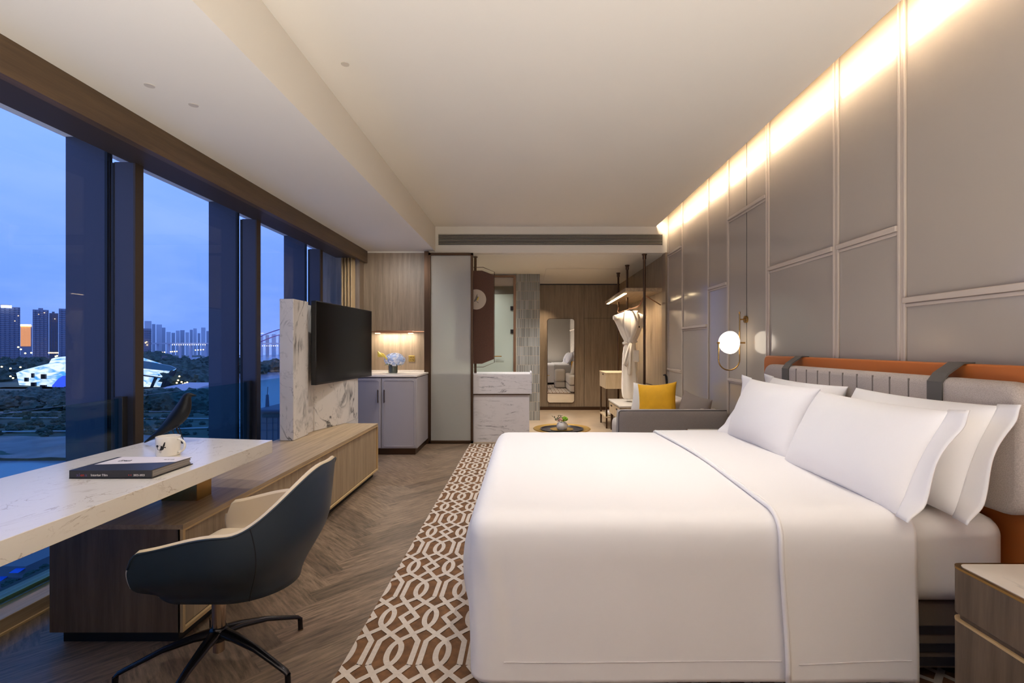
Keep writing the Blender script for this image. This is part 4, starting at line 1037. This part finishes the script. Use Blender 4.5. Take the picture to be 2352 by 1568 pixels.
pillow('cushion', 'dark taupe cushion right of the mustard one on the sofa', (1.60, 4.78, .42), .55, .36, .15, (.15, -1, -.08), (.25, 0, .95), (), CG, M['taupe'], seed=8, cat='cushion', ear=.08)
ct = thing('coffee_table', 'round side table with gold rim and black tray top beyond the bed', 'table', (.36, 4.97, .012))
obj('rim', lathe([(.20, .385), (.292, .396), (.295, .402), (.288, .406), (.20, .388), (.19, .386)], (.36, 4.97, .0), n=64), M['gold_rim'], ct, smooth='auto')
obj('tray', lathe([(.0, .3885), (.205, .389), (.215, .402), (.222, .402), (.20, .382), (.0, .382)], (.36, 4.97, 0), n=56, cap=False), M['tray'], ct, smooth='auto')
obj('stem', lathe([(.13, 0), (.13, .015), (.03, .03), (.025, .20), (.05, .36), (.12, .384)], (.36, 4.97, .012), n=32), M['gold_rim'], ct, smooth='auto')
pt = thing('flower_bowl', 'small white round pot of green and pink flowers on the black tray', 'flower pot', (.36, 4.93, .389))
obj('pot', lathe([(.03, 0), (.048, .012), (.058, .035), (.058, .055), (.045, .078), (.038, .084), (.034, .080), (.034, .06)], (.36, 4.93, .389), n=28), M['white'], pt, smooth='auto')
rng = random.Random(2)
bm = bmesh.new()
for i in range(60):
    d = Vector((rng.uniform(-1, 1), rng.uniform(-1, 1), rng.uniform(0, 1))).normalized(); sph(Vector((.385, 4.92, .495)) + d * .030, .009, bm, 1)
obj('green_bloom', bm, M['moss'], pt, smooth=True)
bm = bmesh.new()
for i in range(14):
    d = Vector((rng.uniform(-1, 1), rng.uniform(-1, 1), rng.uniform(0, .8))).normalized(); sph(Vector((.345, 4.91, .49)) + d * .022, .010, bm, 1)
obj('pink_blooms', bm, M['pink'], pt, smooth=True)
bm = bmesh.new()
def leaf(c_, d, l, w, bm):
    d = d.normalized(); s_ = d.cross(Vector((0, 0, 1))).normalized(); up = s_.cross(d)
    v_ = [bm.verts.new(c_), bm.verts.new(c_ + d * l * .5 + s_ * w + up * .004), bm.verts.new(c_ + d * l), bm.verts.new(c_ + d * l * .5 - s_ * w + up * .004)]
    bm.faces.new(v_)
for (x, z) in ((-.06, .09), (-.09, .105), (-.075, .075), (-.04, .12), (-.03, .10), (-.02, .125)):
    e0 = Vector((.36, 4.93, .465)); e1 = Vector((.36 + x, 4.92, .389 + z + .03)); tube([e0, e1], .0015, bm, 5)
    for q in range(4): leaf(e0.lerp(e1, .5 + q * .16), Vector((rng.uniform(-1, 1), rng.uniform(-1, .5), rng.uniform(0, .8))), .03, .009, bm)
obj('leaf_sprigs', bm, M['leaf_dk'], pt)
bm = bmesh.new()
for i in range(8): leaf(Vector((.37, 4.92, .475)), Vector((rng.uniform(-1, 1), -rng.uniform(.2, 1), .5)), .05, .014, bm)
obj('yellow_petals', bm, mat('yellow petal', (206, 190, 60), .6), pt)

# ------------------------------------------------------------------ the city outside (metres, street level at -60)
G = -60.0
def at(px, py, Y): return Vector(((px - VX) * Y / F_PX, Y, EYE - (py - VY) * Y / F_PX))
def X_(px, Y): return (px - VX) * Y / F_PX
def Z_(py, Y): return EYE - (py - VY) * Y / F_PX
E = {}
E['land'] = mat('park land', (70, 84, 72), .95, var=.35, vscale=.03)  # lightened so the colour carries some haze
E['sand'] = mat('sand bank', (156, 132, 132), .95, var=.25, vscale=.05)
E['water'] = mat('river water', (112, 130, 150), .22, bump=.3, bscale=.05)
E['tower'] = mat('tower concrete', (142, 148, 168), .8)  # haze put into the colour: lifted and bluish
E['tower_d'] = mat('tower dark bay', (84, 94, 120), .6)
E['haze'] = mat('far tower haze tint', (176, 182, 196), .9)  # distance haze put into this colour and the next: pale, low contrast
E['haze2'] = mat('farther tower haze tint', (206, 210, 222), .9)
E['tree'] = mat('tree foliage', (50, 74, 66), .95, var=.45, vscale=.2)  # lighter and bluer to hold haze in the colour; near plants share it
E['conc'] = mat('pale concrete', (170, 168, 176), .85)
E['conc_d'] = mat('grey wall', (120, 114, 122), .85)
E['win'] = mat('dark window', (22, 30, 40), .2)
E['lamp'] = mat('street lamp glow', (255, 220, 150), .5, emit=(255, 206, 120), es=7)
E['lampw'] = mat('white lamp glow', (255, 250, 240), .5, emit=(255, 240, 220), es=6)
E['sign'] = mat('lit roof sign', (255, 255, 255), .5, emit=(235, 240, 255), es=2.5)
E['orange'] = mat('lit facade', (230, 160, 90), .5, emit=(240, 160, 96), es=.75)
E['brick'] = mat('orange brick', (196, 92, 56), .8)
E['awn'] = mat('blue awning', (30, 100, 210), .6)
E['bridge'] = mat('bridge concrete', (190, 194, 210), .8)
E['arch'] = mat('purple arch steel', (120, 70, 150), .6)
# light show on the museum: procedural white and blue emission
lm = bpy.data.materials.new('led facade'); lm.use_nodes = True; t = lm.node_tree; p = t.nodes['Principled BSDF']
co = nd(t, 'ShaderNodeTexCoord'); n1 = nd(t, 'ShaderNodeTexNoise'); n1.inputs['Scale'].default_value = .05; n1.inputs['Detail'].default_value = 5; n1.inputs['Distortion'].default_value = 1.5
mpp = nd(t, 'ShaderNodeMapping'); mpp.inputs['Scale'].default_value = (.8, 1, 2.2)
r = nd(t, 'ShaderNodeValToRGB'); el = r.color_ramp.elements
el[0].position = .36; el[0].color = (*s2l((60, 150, 235)), 1); el[1].position = .56; el[1].color = (*s2l((225, 240, 255)), 1)
t.links.new(co.outputs['Object'], mpp.inputs[0]); t.links.new(mpp.outputs[0], n1.inputs['Vector']); t.links.new(n1.outputs['Fac'], r.inputs[0])
t.links.new(r.outputs[0], p.inputs['Emission Color']); p.inputs['Emission Strength'].default_value = .85; p.inputs['Base Color'].default_value = (.1, .15, .2, 1)
E['led'] = lm
E['led_blue'] = mat('blue led facade', (40, 60, 160), .5, emit=(52, 84, 220), es=.8)
tag(obj('riverside_land', box(-3500, 900, 270, 3200, G - 5, G), E['land']), 'dark green riverside parkland across the window view', 'land', kind='stuff')
tag(obj('near_city_ground', box(-900, 300, 8, 190, G - 6, G - 1), E['conc_d']), 'street level ground below the window', 'ground', kind='stuff')
tag(obj('river', box(-900, 400, 191, 262, G - 4, G - 1.0), E['water']), 'wide blue river below the window', 'river', kind='stuff')
# water bending away on the right is above the land sheet
bm = prism([(X_(415, 1500), 1500), (X_(470, 900), 900), (X_(500, 520), 520), (X_(560, 300), 300), (X_(640, 262), 262), (600, 262), (600, 6000), (-1500, 6000), (X_(340, 2300), 2300)], G, G + .6)
tag(obj('river_bend', bm, E['water']), 'broad river reach beyond the dark hill', 'river', kind='stuff')
def sandf(i, j):
    X = -520 + i * 700; Y = 262 + j * 62; return Vector((X, Y + 6 * noise.noise(Vector((X * .02, 0, 0))), G + .8 + 2.2 * noise.noise(Vector((X * .03, Y * .06, 0)))))
tag(obj('sand_bank', grid(60, 12, sandf), E['sand']), 'pinkish sand bank along the river', 'bank', kind='stuff')
# paths
bm = bmesh.new()
for (pts, w) in (([(-800, 395), (-400, 405), (-200, 398), (200, 402)], 3), ([(-700, 430), (-300, 445), (150, 440)], 3), ([(-500, 330), (-280, 345), (-160, 375), (-60, 372), (100, 380)], 3.5), ([(-215, 330), (-190, 345), (-165, 385), (-150, 440)], 3)):
    for a, b_ in zip(pts, pts[1:]):
        A, B = Vector((*a, G + 1.2)), Vector((*b_, G + 1.2)); d = (B - A).normalized(); s_ = Vector((-d.y, d.x, 0)) * w / 2
        bm.faces.new([bm.verts.new(q) for q in (A - s_, B - s_, B + s_, A + s_)])
tag(obj('park_path', bm, E['conc']), 'pale footpaths winding through riverside park', 'path', kind='stuff')
rng = random.Random(11)
def foliage(name, lab, cells):
    bm = bmesh.new()
    for (x, y, z, r) in cells:
        g = bmesh.ops.create_icosphere(bm, subdivisions=3, radius=r)
        for v_ in g['verts']:
            d = v_.co.normalized(); v_.co = Vector((x, y, z)) + v_.co * (1 + .45 * noise.noise(d * 3.0 + Vector((x, y, 0))) + .3 * noise.noise(d * 8.0 + Vector((x, y, 9))))
            v_.co.z = z + (v_.co.z - z) * .75
    tag(obj(name, bm, E['tree'], smooth=False), lab, 'trees', kind='stuff')
foliage('riverside_trees', 'dark belt of riverside trees below the museum', [(X_(rng.uniform(-60, 478), y_), y_, G + rng.uniform(2, 8), rng.uniform(5, 11)) for y_ in [rng.uniform(455, 545) for i in range(240)]])
foliage('park_shrubs', 'scattered shrubs in the riverside park', [(X_(rng.uniform(-60, 500), y_), y_, G + 1, rng.uniform(1.2, 3.6)) for y_ in [rng.uniform(325, 455) for i in range(170)]])
foliage('town_trees', 'trees between museum and towers', [(rng.uniform(-1600, -560), rng.uniform(780, 1450), G + rng.uniform(4, 14), rng.uniform(14, 26)) for i in range(170)])
hill = []
for i in range(110):
    px = rng.uniform(400, 500); Y = rng.uniform(720, 1000); hill.append((X_(px, Y), Y, G + rng.uniform(0, 16) * (1 - (px - 400) / 130), rng.uniform(10, 20)))
for i in range(70):
    px = rng.uniform(320, 410); Y = rng.uniform(950, 1500); hill.append((X_(px, Y), Y, G + rng.uniform(4, 30) * (1 if px < 380 else .5), rng.uniform(14, 26)))
foliage('wooded_hill', 'dark wooded headland beside the river', hill)
def obx(px0, px1, Y, off, dep, z0, z1, bm=None, fr=(0, 1)):
    """box turned to face the hotel; fr = fraction of the front's width"""
    x0, x1 = X_(px0, Y), X_(px1, Y); c = Vector(((x0 + x1) / 2, Y, 0)); n_ = c.normalized(); u = Vector((n_.y, -n_.x, 0))
    w = (x1 - x0) * n_.y; a = c + u * w * (fr[0] - .5) + n_ * off; b_ = c + u * w * (fr[1] - .5) + n_ * off
    return prism([tuple(a.xy), tuple(b_.xy), tuple((b_ + n_ * dep).xy), tuple((a + n_ * dep).xy)], z0, z1, bm)
def tower(label, px0, px1, ytop, Y, m=None, dark=True, group='towers on the skyline', crown=None, name='tower_block', ribs=5, base=G):
    x0, x1, zt = X_(px0, Y), X_(px1, Y), Z_(ytop, Y); w = x1 - x0
    t_ = thing(name, label, 'tower', ((x0 + x1) / 2, Y, base), group)
    obj('block', obx(px0, px1, Y, 0, w * .5, base, zt), m or E['tower'], t_)
    if dark:
        bm = bmesh.new()
        for i in range(ribs): obx(px0, px1, Y, -1.4, 1.4, base, zt - 3, bm, ((i + .62) / ribs, (i + .92) / ribs))
        obj('window_bays', bm, E['tower_d'], t_)
        bm = bmesh.new(); nn = int((zt - base) / 6)
        for i in range(nn): obx(px0, px1, Y, -1.8, 1.8, base + i * 6, base + i * 6 + 1.4, bm)
        obj('floor_bands', bm, m or E['tower'], t_)
    if crown: obj('crown', obx(px0, px1, Y, 3, w * .3, zt, zt + crown[2], None, crown[:2]), m or E['tower'], t_)
    return t_
TG = 'towers behind the museum'
ta = tower('wide grey tower with a lit white roof sign, leftmost on the skyline', -30, 47, 704, 1500, group=TG, ribs=7, crown=(.4, .7, 7))
obj('roof_sign', obx(2, 27, 1492, -2, 2, Z_(707, 1495), Z_(701, 1495)), E['sign'], ta)
tb = tower('short hotel block with glowing orange facade between two grey towers', 47, 74, 747, 1700, group=TG, dark=False)
bm = bmesh.new()
for i in range(8):
    obx(47, 74, 1700, -2, 2, Z_(795, 1700), Z_(748, 1700), bm, ((i + .15) / 9, (i + .75) / 9))
obj('lit_strips', bm, E['orange'], tb)
obj('lit_cornice', obx(47, 74, 1700, -4, 4, Z_(749, 1698), Z_(745, 1698), None, (0, .9)), E['lamp'], tb)
tower('slim grey tower right of the glowing hotel', 75, 112, 711, 1450, group=TG, crown=(.35, .65, 5), ribs=4)
tower('paler distant tower between two grey towers', 113, 134, 719, 1900, group=TG, m=E['conc_d'], crown=(.3, .6, 6), ribs=3)
tower('grey tower half hidden by the first window fin', 135, 172, 709, 1400, group=TG, ribs=4)
tower('grey slab tower just right of the first window fin', 325, 348, 754, 1300, group=TG, ribs=5)
tower('small pale tower block on the wooded headland', 367, 389, 822, 1000, group=TG, m=E['conc_d'], ribs=3, crown=(.2, .8, 4))
FG = 'hazy towers beyond the river'
x = 330.0
hz = [(332, 348, 737), (349, 357, 744), (359, 372, 745), (365, 380, 752), (382, 392, 762), (394, 402, 764), (404, 413, 759), (414, 424, 758), (426, 434, 763), (436, 443, 757), (444, 452, 754), (454, 460, 765), (462, 472, 752), (474, 484, 760), (556, 566, 768), (570, 582, 764), (598, 604, 771), (610, 618, 769), (624, 634, 767), (640, 650, 770)]
for i, (a, c_, yt) in enumerate(hz):
    Y = 2900 + 60 * (i % 4)
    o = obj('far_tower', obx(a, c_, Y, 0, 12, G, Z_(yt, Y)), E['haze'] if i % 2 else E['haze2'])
    tag(o, 'pale hazy tower on the far skyline beyond the bridge', 'tower', FG)
# museum with the light show
ms = thing('museum', 'angular museum lit with a blue and white light show', 'museum', (X_(150, 720), 720, G))
mo_ = [(37, 856), (92, 842), (110, 838), (118, 824), (150, 821), (235, 800), (300, 812), (405, 846), (378, 898), (350, 900), (330, 893), (120, 888), (44, 884)]
bm = bmesh.new(); Y = 720
fr = [bm.verts.new(at(px, py, Y)) for px, py in mo_]; bk_ = [bm.verts.new(at(px, py, Y) * 1.0 + Vector((-84, 92, 0))) for px, py in mo_]
bm.faces.new(fr)
for i in range(len(fr)):
    j = (i + 1) % len(fr); bm.faces.new((fr[i], fr[j], bk_[j], bk_[i]))
bm.faces.new(bk_[::-1])
obj('hall', bm, E['led'], ms)
bm = bmesh.new()
for grp in ((57, 63, 867, 876), (73, 77, 857, 867), (95, 106, 859, 870), (72, 83, 878, 887), (93, 105, 884, 889)):
    a = grp[0]
    while a <= grp[1]: box(X_(a, 718), X_(a + 1.2, 718), 717, 719.5, Z_(grp[3], 718), Z_(grp[2], 718), bm); a += 2.9
obj('window_slots', bm, E['win'], ms)
bm = bmesh.new(); bm.faces.new([bm.verts.new(at(px, py, 716)) for px, py in ((119, 886), (133, 870), (143, 863), (152, 862), (152, 898), (121, 893))]); obj('blue_wing', bm, E['led_blue'], ms, solid=2)
bm = bmesh.new(); bm.faces.new([bm.verts.new(at(px, py, 715)) for px, py in ((326, 846), (390, 852), (404, 846), (392, 840), (340, 830), (326, 828))]); obj('glass_roof', bm, mat('teal roof', (84, 130, 140), .3), ms, solid=2)
bm = bmesh.new()
for q in (((345, 893), (350, 893), (363, 866), (357, 864)), ((366, 895), (372, 897), (384, 868), (377, 866)), ((326, 860), (380, 868), (380, 870), (326, 863)), ((374, 897), (392, 880), (404, 848), (388, 858))):
    bm.faces.new([bm.verts.new(at(px, py, 714)) for px, py in q])
obj('dark_fins', bm, E['win'], ms, solid=2)
pd = thing('museum_podium', 'long pale concrete podium in front of the museum', 'building', (X_(180, 690), 690, G))
bm = box(X_(-40, 690), X_(150, 690), 690, 719, G, Z_(899, 690)); box(X_(150, 690), X_(335, 690), 690, 719, G, Z_(903, 690), bm)
obj('podium', bm, E['conc'], pd)
gb = thing('colonnade_building', 'pale riverside building with a row of columns behind the bird figure', 'building', (X_(370, 560), 560, G))
obj('upper_block', box(X_(325, 560), X_(424, 560), 560, 600, Z_(936, 560), Z_(908, 560)), E['conc'], gb)
obj('pitched_roof', extr([(560, Z_(908, 560)), (600, Z_(908, 560)), (640, Z_(890, 560)), (600, Z_(894, 560))], 'x', X_(325, 560), X_(412, 560)), E['conc'], gb)
obj('lower_wall', box(X_(325, 556), X_(422, 556), 556, 566, G, Z_(926, 556)), E['conc'], gb)
bm = bmesh.new()
for i in range(17): box(X_(334 + i * 5.3, 555), X_(336.6 + i * 5.3, 555), 554.6, 556, Z_(933, 555), Z_(927, 555), bm)
for i in range(5): box(X_(346 + i * 16.5, 559), X_(354 + i * 16.5, 559), 558.6, 560, Z_(919, 559), Z_(911, 559), bm)
obj('openings', bm, E['win'], gb)
# bridge
bg_ = thing('river_bridge', 'long hazy bridge with tall piers and a purple arch over the river', 'bridge', (-1300, 2000, G))
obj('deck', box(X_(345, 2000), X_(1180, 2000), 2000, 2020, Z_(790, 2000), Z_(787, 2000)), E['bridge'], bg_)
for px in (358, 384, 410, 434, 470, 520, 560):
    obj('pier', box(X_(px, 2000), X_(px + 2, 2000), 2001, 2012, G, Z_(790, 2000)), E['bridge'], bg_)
for (za, zm) in ((783, 750), (796, 762)):
    pts = [at(575 + i * 14, za - (za - zm) * math.sin(PI * i / 16), 1998) for i in range(17)]
    obj('arch_rib', tube(pts, 1.9, n=6), E['arch'], bg_)
bm = bmesh.new()
for i in range(17): tube([at(575 + i * 14, 783 - 33 * math.sin(PI * i / 16), 1998), at(582 + i * 14 if i < 16 else 575 + i * 14, 796 - 34 * math.sin(PI * i / 16), 1998)], .5, bm, 4)
obj('arch_lattice', bm, E['bridge'], bg_)
# lamps
lampme = {}
def lampdot(px, py, Y, r, key, lab, grp, cat='street lamp'):
    if (key, r) not in lampme:
        bm = bmesh.new(); bmesh.ops.create_icosphere(bm, subdivisions=2, radius=r); me = bpy.data.meshes.new('street_lamp'); bm.to_mesh(me); bm.free(); me.materials.append(E[key]); lampme[(key, r)] = me
    o = bpy.data.objects.new('street_lamp', lampme[(key, r)]); C.objects.link(o); o.location = at(px, py, Y); tag(o, lab, cat, grp)
LB = ('small white lamp on the far bridge deck', 'lamps on the far bridge')
for px in list(range(396, 474, 5)) + list(range(598, 646, 5)): lampdot(px, 791.5 if px < 500 else 794, 1995, 1.3, 'lampw', *LB)
LR = ('warm lamp on the far riverside road below the bridge', 'lamps on the riverside road')
for px in (355, 362, 367, 372, 378, 392, 396, 401, 406, 449, 455, 461, 467): lampdot(px, 810 - (px - 355) * .065, 1900, 1.9, 'lamp', *LR)
LT = ('small lamp glow among the trees around the museum', 'lamps around the museum')
for px, py in ((48, 802), (58, 811), (72, 810), (103, 823), (47, 843), (30, 868), (24, 864), (4, 842), (24, 846), (60, 831), (6, 826), (93, 838), (128, 818), (131, 817), (42, 797), (332, 836), (355, 830), (409, 873), (406, 879), (412, 864), (417, 877), (425, 880), (430, 878), (420, 882)):
    lampdot(px, py, 712 if py > 840 else 1390, 1.1 if py > 840 else 2.0, 'lamp', *LT)
LW = ('tiny lit window on a skyline tower', 'lit tower windows')
for px, py, Y in ((80, 721, 1447), (89, 721, 1447), (102, 718, 1447), (82, 783, 1447), (34, 737, 1497), (42, 725, 1497), (138, 781, 1397), (138, 790, 1397), (337, 785, 1297), (338, 792, 1297), (334, 787, 1297), (126, 732, 1897)):
    lampdot(px, py, Y, 1.1, 'lamp', *LW, cat='window light')
for px in range(112, 134, 3): lampdot(px, 810, 1390, 1.4, 'lamp', 'one of a row of orange lights under the pale tower', 'row of orange lights')
# near buildings seen low through the glass
nb = thing('apartment_building', 'grey apartment block with roof gardens and blue awnings far below the desk', 'building', (-95, 100, G))
Yn = 84; rz = Z_(1300, Yn)
obj('roof_slab', box(X_(-420, Yn), X_(60, Yn), Yn, Yn + 20, rz - 2, rz), E['conc_d'], nb)
obj('facade', box(X_(-420, Yn), X_(62, Yn), Yn + .5, Yn + 19, G, rz - 2), E['conc_d'], nb)
obj('rear_wing', box(X_(-420, 92), X_(160, 92), 92, 118, G, Z_(1291, 92)), E['conc_d'], nb)
obj('roof_edge', box(X_(-420, 92), X_(160, 92), 91.5, 92, Z_(1292, 92), Z_(1285, 92)), E['conc'], nb)
for i, (a, c_, z0, z1) in enumerate(((12, 24, 1341, 1356), (36, 52, 1318, 1328), (36, 52, 1332, 1345), (0, 9, 1340, 1350), (36, 52, 1350, 1362), (-20, -8, 1341, 1356))):
    obj('window', box(X_(a, Yn), X_(c_, Yn), Yn + .2, Yn + .5, Z_(z1, Yn), Z_(z0, Yn)), E['win'], nb)
for (a, c_, z0) in ((37, 58, 1303), (0, 18, 1322), (-40, -18, 1330)):
    bm = extr([(Yn - 1.2, Z_(z0 + 5, Yn)), (Yn + .4, Z_(z0, Yn)), (Yn + .4, Z_(z0 + 1.5, Yn))], 'x', X_(a, Yn), X_(c_, Yn)); obj('awning', bm, E['awn'], nb)
foliage('roof_garden', 'green roof garden plants above the apartment block', [(X_(rng.uniform(-100, 130), 105), rng.uniform(93, 117), Z_(1288, 100) + rng.uniform(0, .6), rng.uniform(.5, 1.3)) for i in range(120)])
bl = thing('low_block', 'low block with planted courtyard right of the apartment block', 'building', (X_(110, 80), 80, G))
obj('terrace', box(X_(58, 72), X_(240, 72), 70, 88, G, Z_(1342, 72)), E['conc_d'], bl)
obj('parapet', box(X_(58, 88), X_(240, 88), 87, 88, Z_(1318, 88), Z_(1300, 88)), E['conc_d'], bl)
foliage('courtyard_plants', 'dark courtyard hedges beside the apartment block', [(X_(rng.uniform(66, 200), 75), rng.uniform(71, 86), Z_(1345, 72) + .3, rng.uniform(.4, 1.0)) for i in range(60)])
ab = thing('office_roof', 'dark rooftop building with antenna seen low beside the marble partition', 'building', (X_(625, 60), 60, G))
obj('block', box(X_(598, 60), X_(760, 60), 60, 75, G, Z_(942, 60)), E['conc_d'], ab)
obj('roof_slab', box(X_(594, 60), X_(770, 60), 59, 76, Z_(942, 60), Z_(938, 60)), E['tower_d'], ab)
obj('window_band', box(X_(604, 60), X_(770, 60), 59.8, 60, Z_(958, 60), Z_(950, 60)), mat('teal band', (20, 60, 70), .3), ab)
bm = bmesh.new()
for px in (612, 626, 638, 655): box(X_(px, 60), X_(px, 60) + .05, 59.9, 60, Z_(1010, 60), Z_(958, 60), bm)
for py in (972, 988): box(X_(600, 60), X_(700, 60), 59.9, 60, Z_(py, 60), Z_(py, 60) + .05, bm)
obj('panel_joints', bm, E['tower_d'], ab)
bm = tube([at(614, 939, 62), at(614, 906, 62)], .22, n=6, taper=[.25, .16]); tube([at(614, 906, 62), at(615, 888, 62)], .05, bm, 5)
obj('antenna', bm, E['tower_d'], ab)
tw = thing('brick_tower', 'tall tower with orange brick bays and balconies behind the television', 'tower', (X_(765, 45), 45, G))
obj('glass_shaft', box(X_(755, 45), X_(800, 45), 45, 52, G, Z_(380, 45)), mat('blue glass shaft', (90, 110, 150), .25), tw)
obj('brick_shaft', box(X_(728, 43), X_(756, 43), 43, 50, G, Z_(380, 43)), E['brick'], tw)
for i in range(12):
    y = 560 + i * 27
    obj('balcony', box(X_(724, 43), X_(757, 43), 42, 43, Z_(y + 22 + 7, 42), Z_(y + 22, 42)), E['conc'], tw)
    obj('window', box(X_(736, 43), X_(749, 43), 42.85, 43.0, Z_(y + 20, 42.9), Z_(y + 8, 42.9)), E['win'], tw)
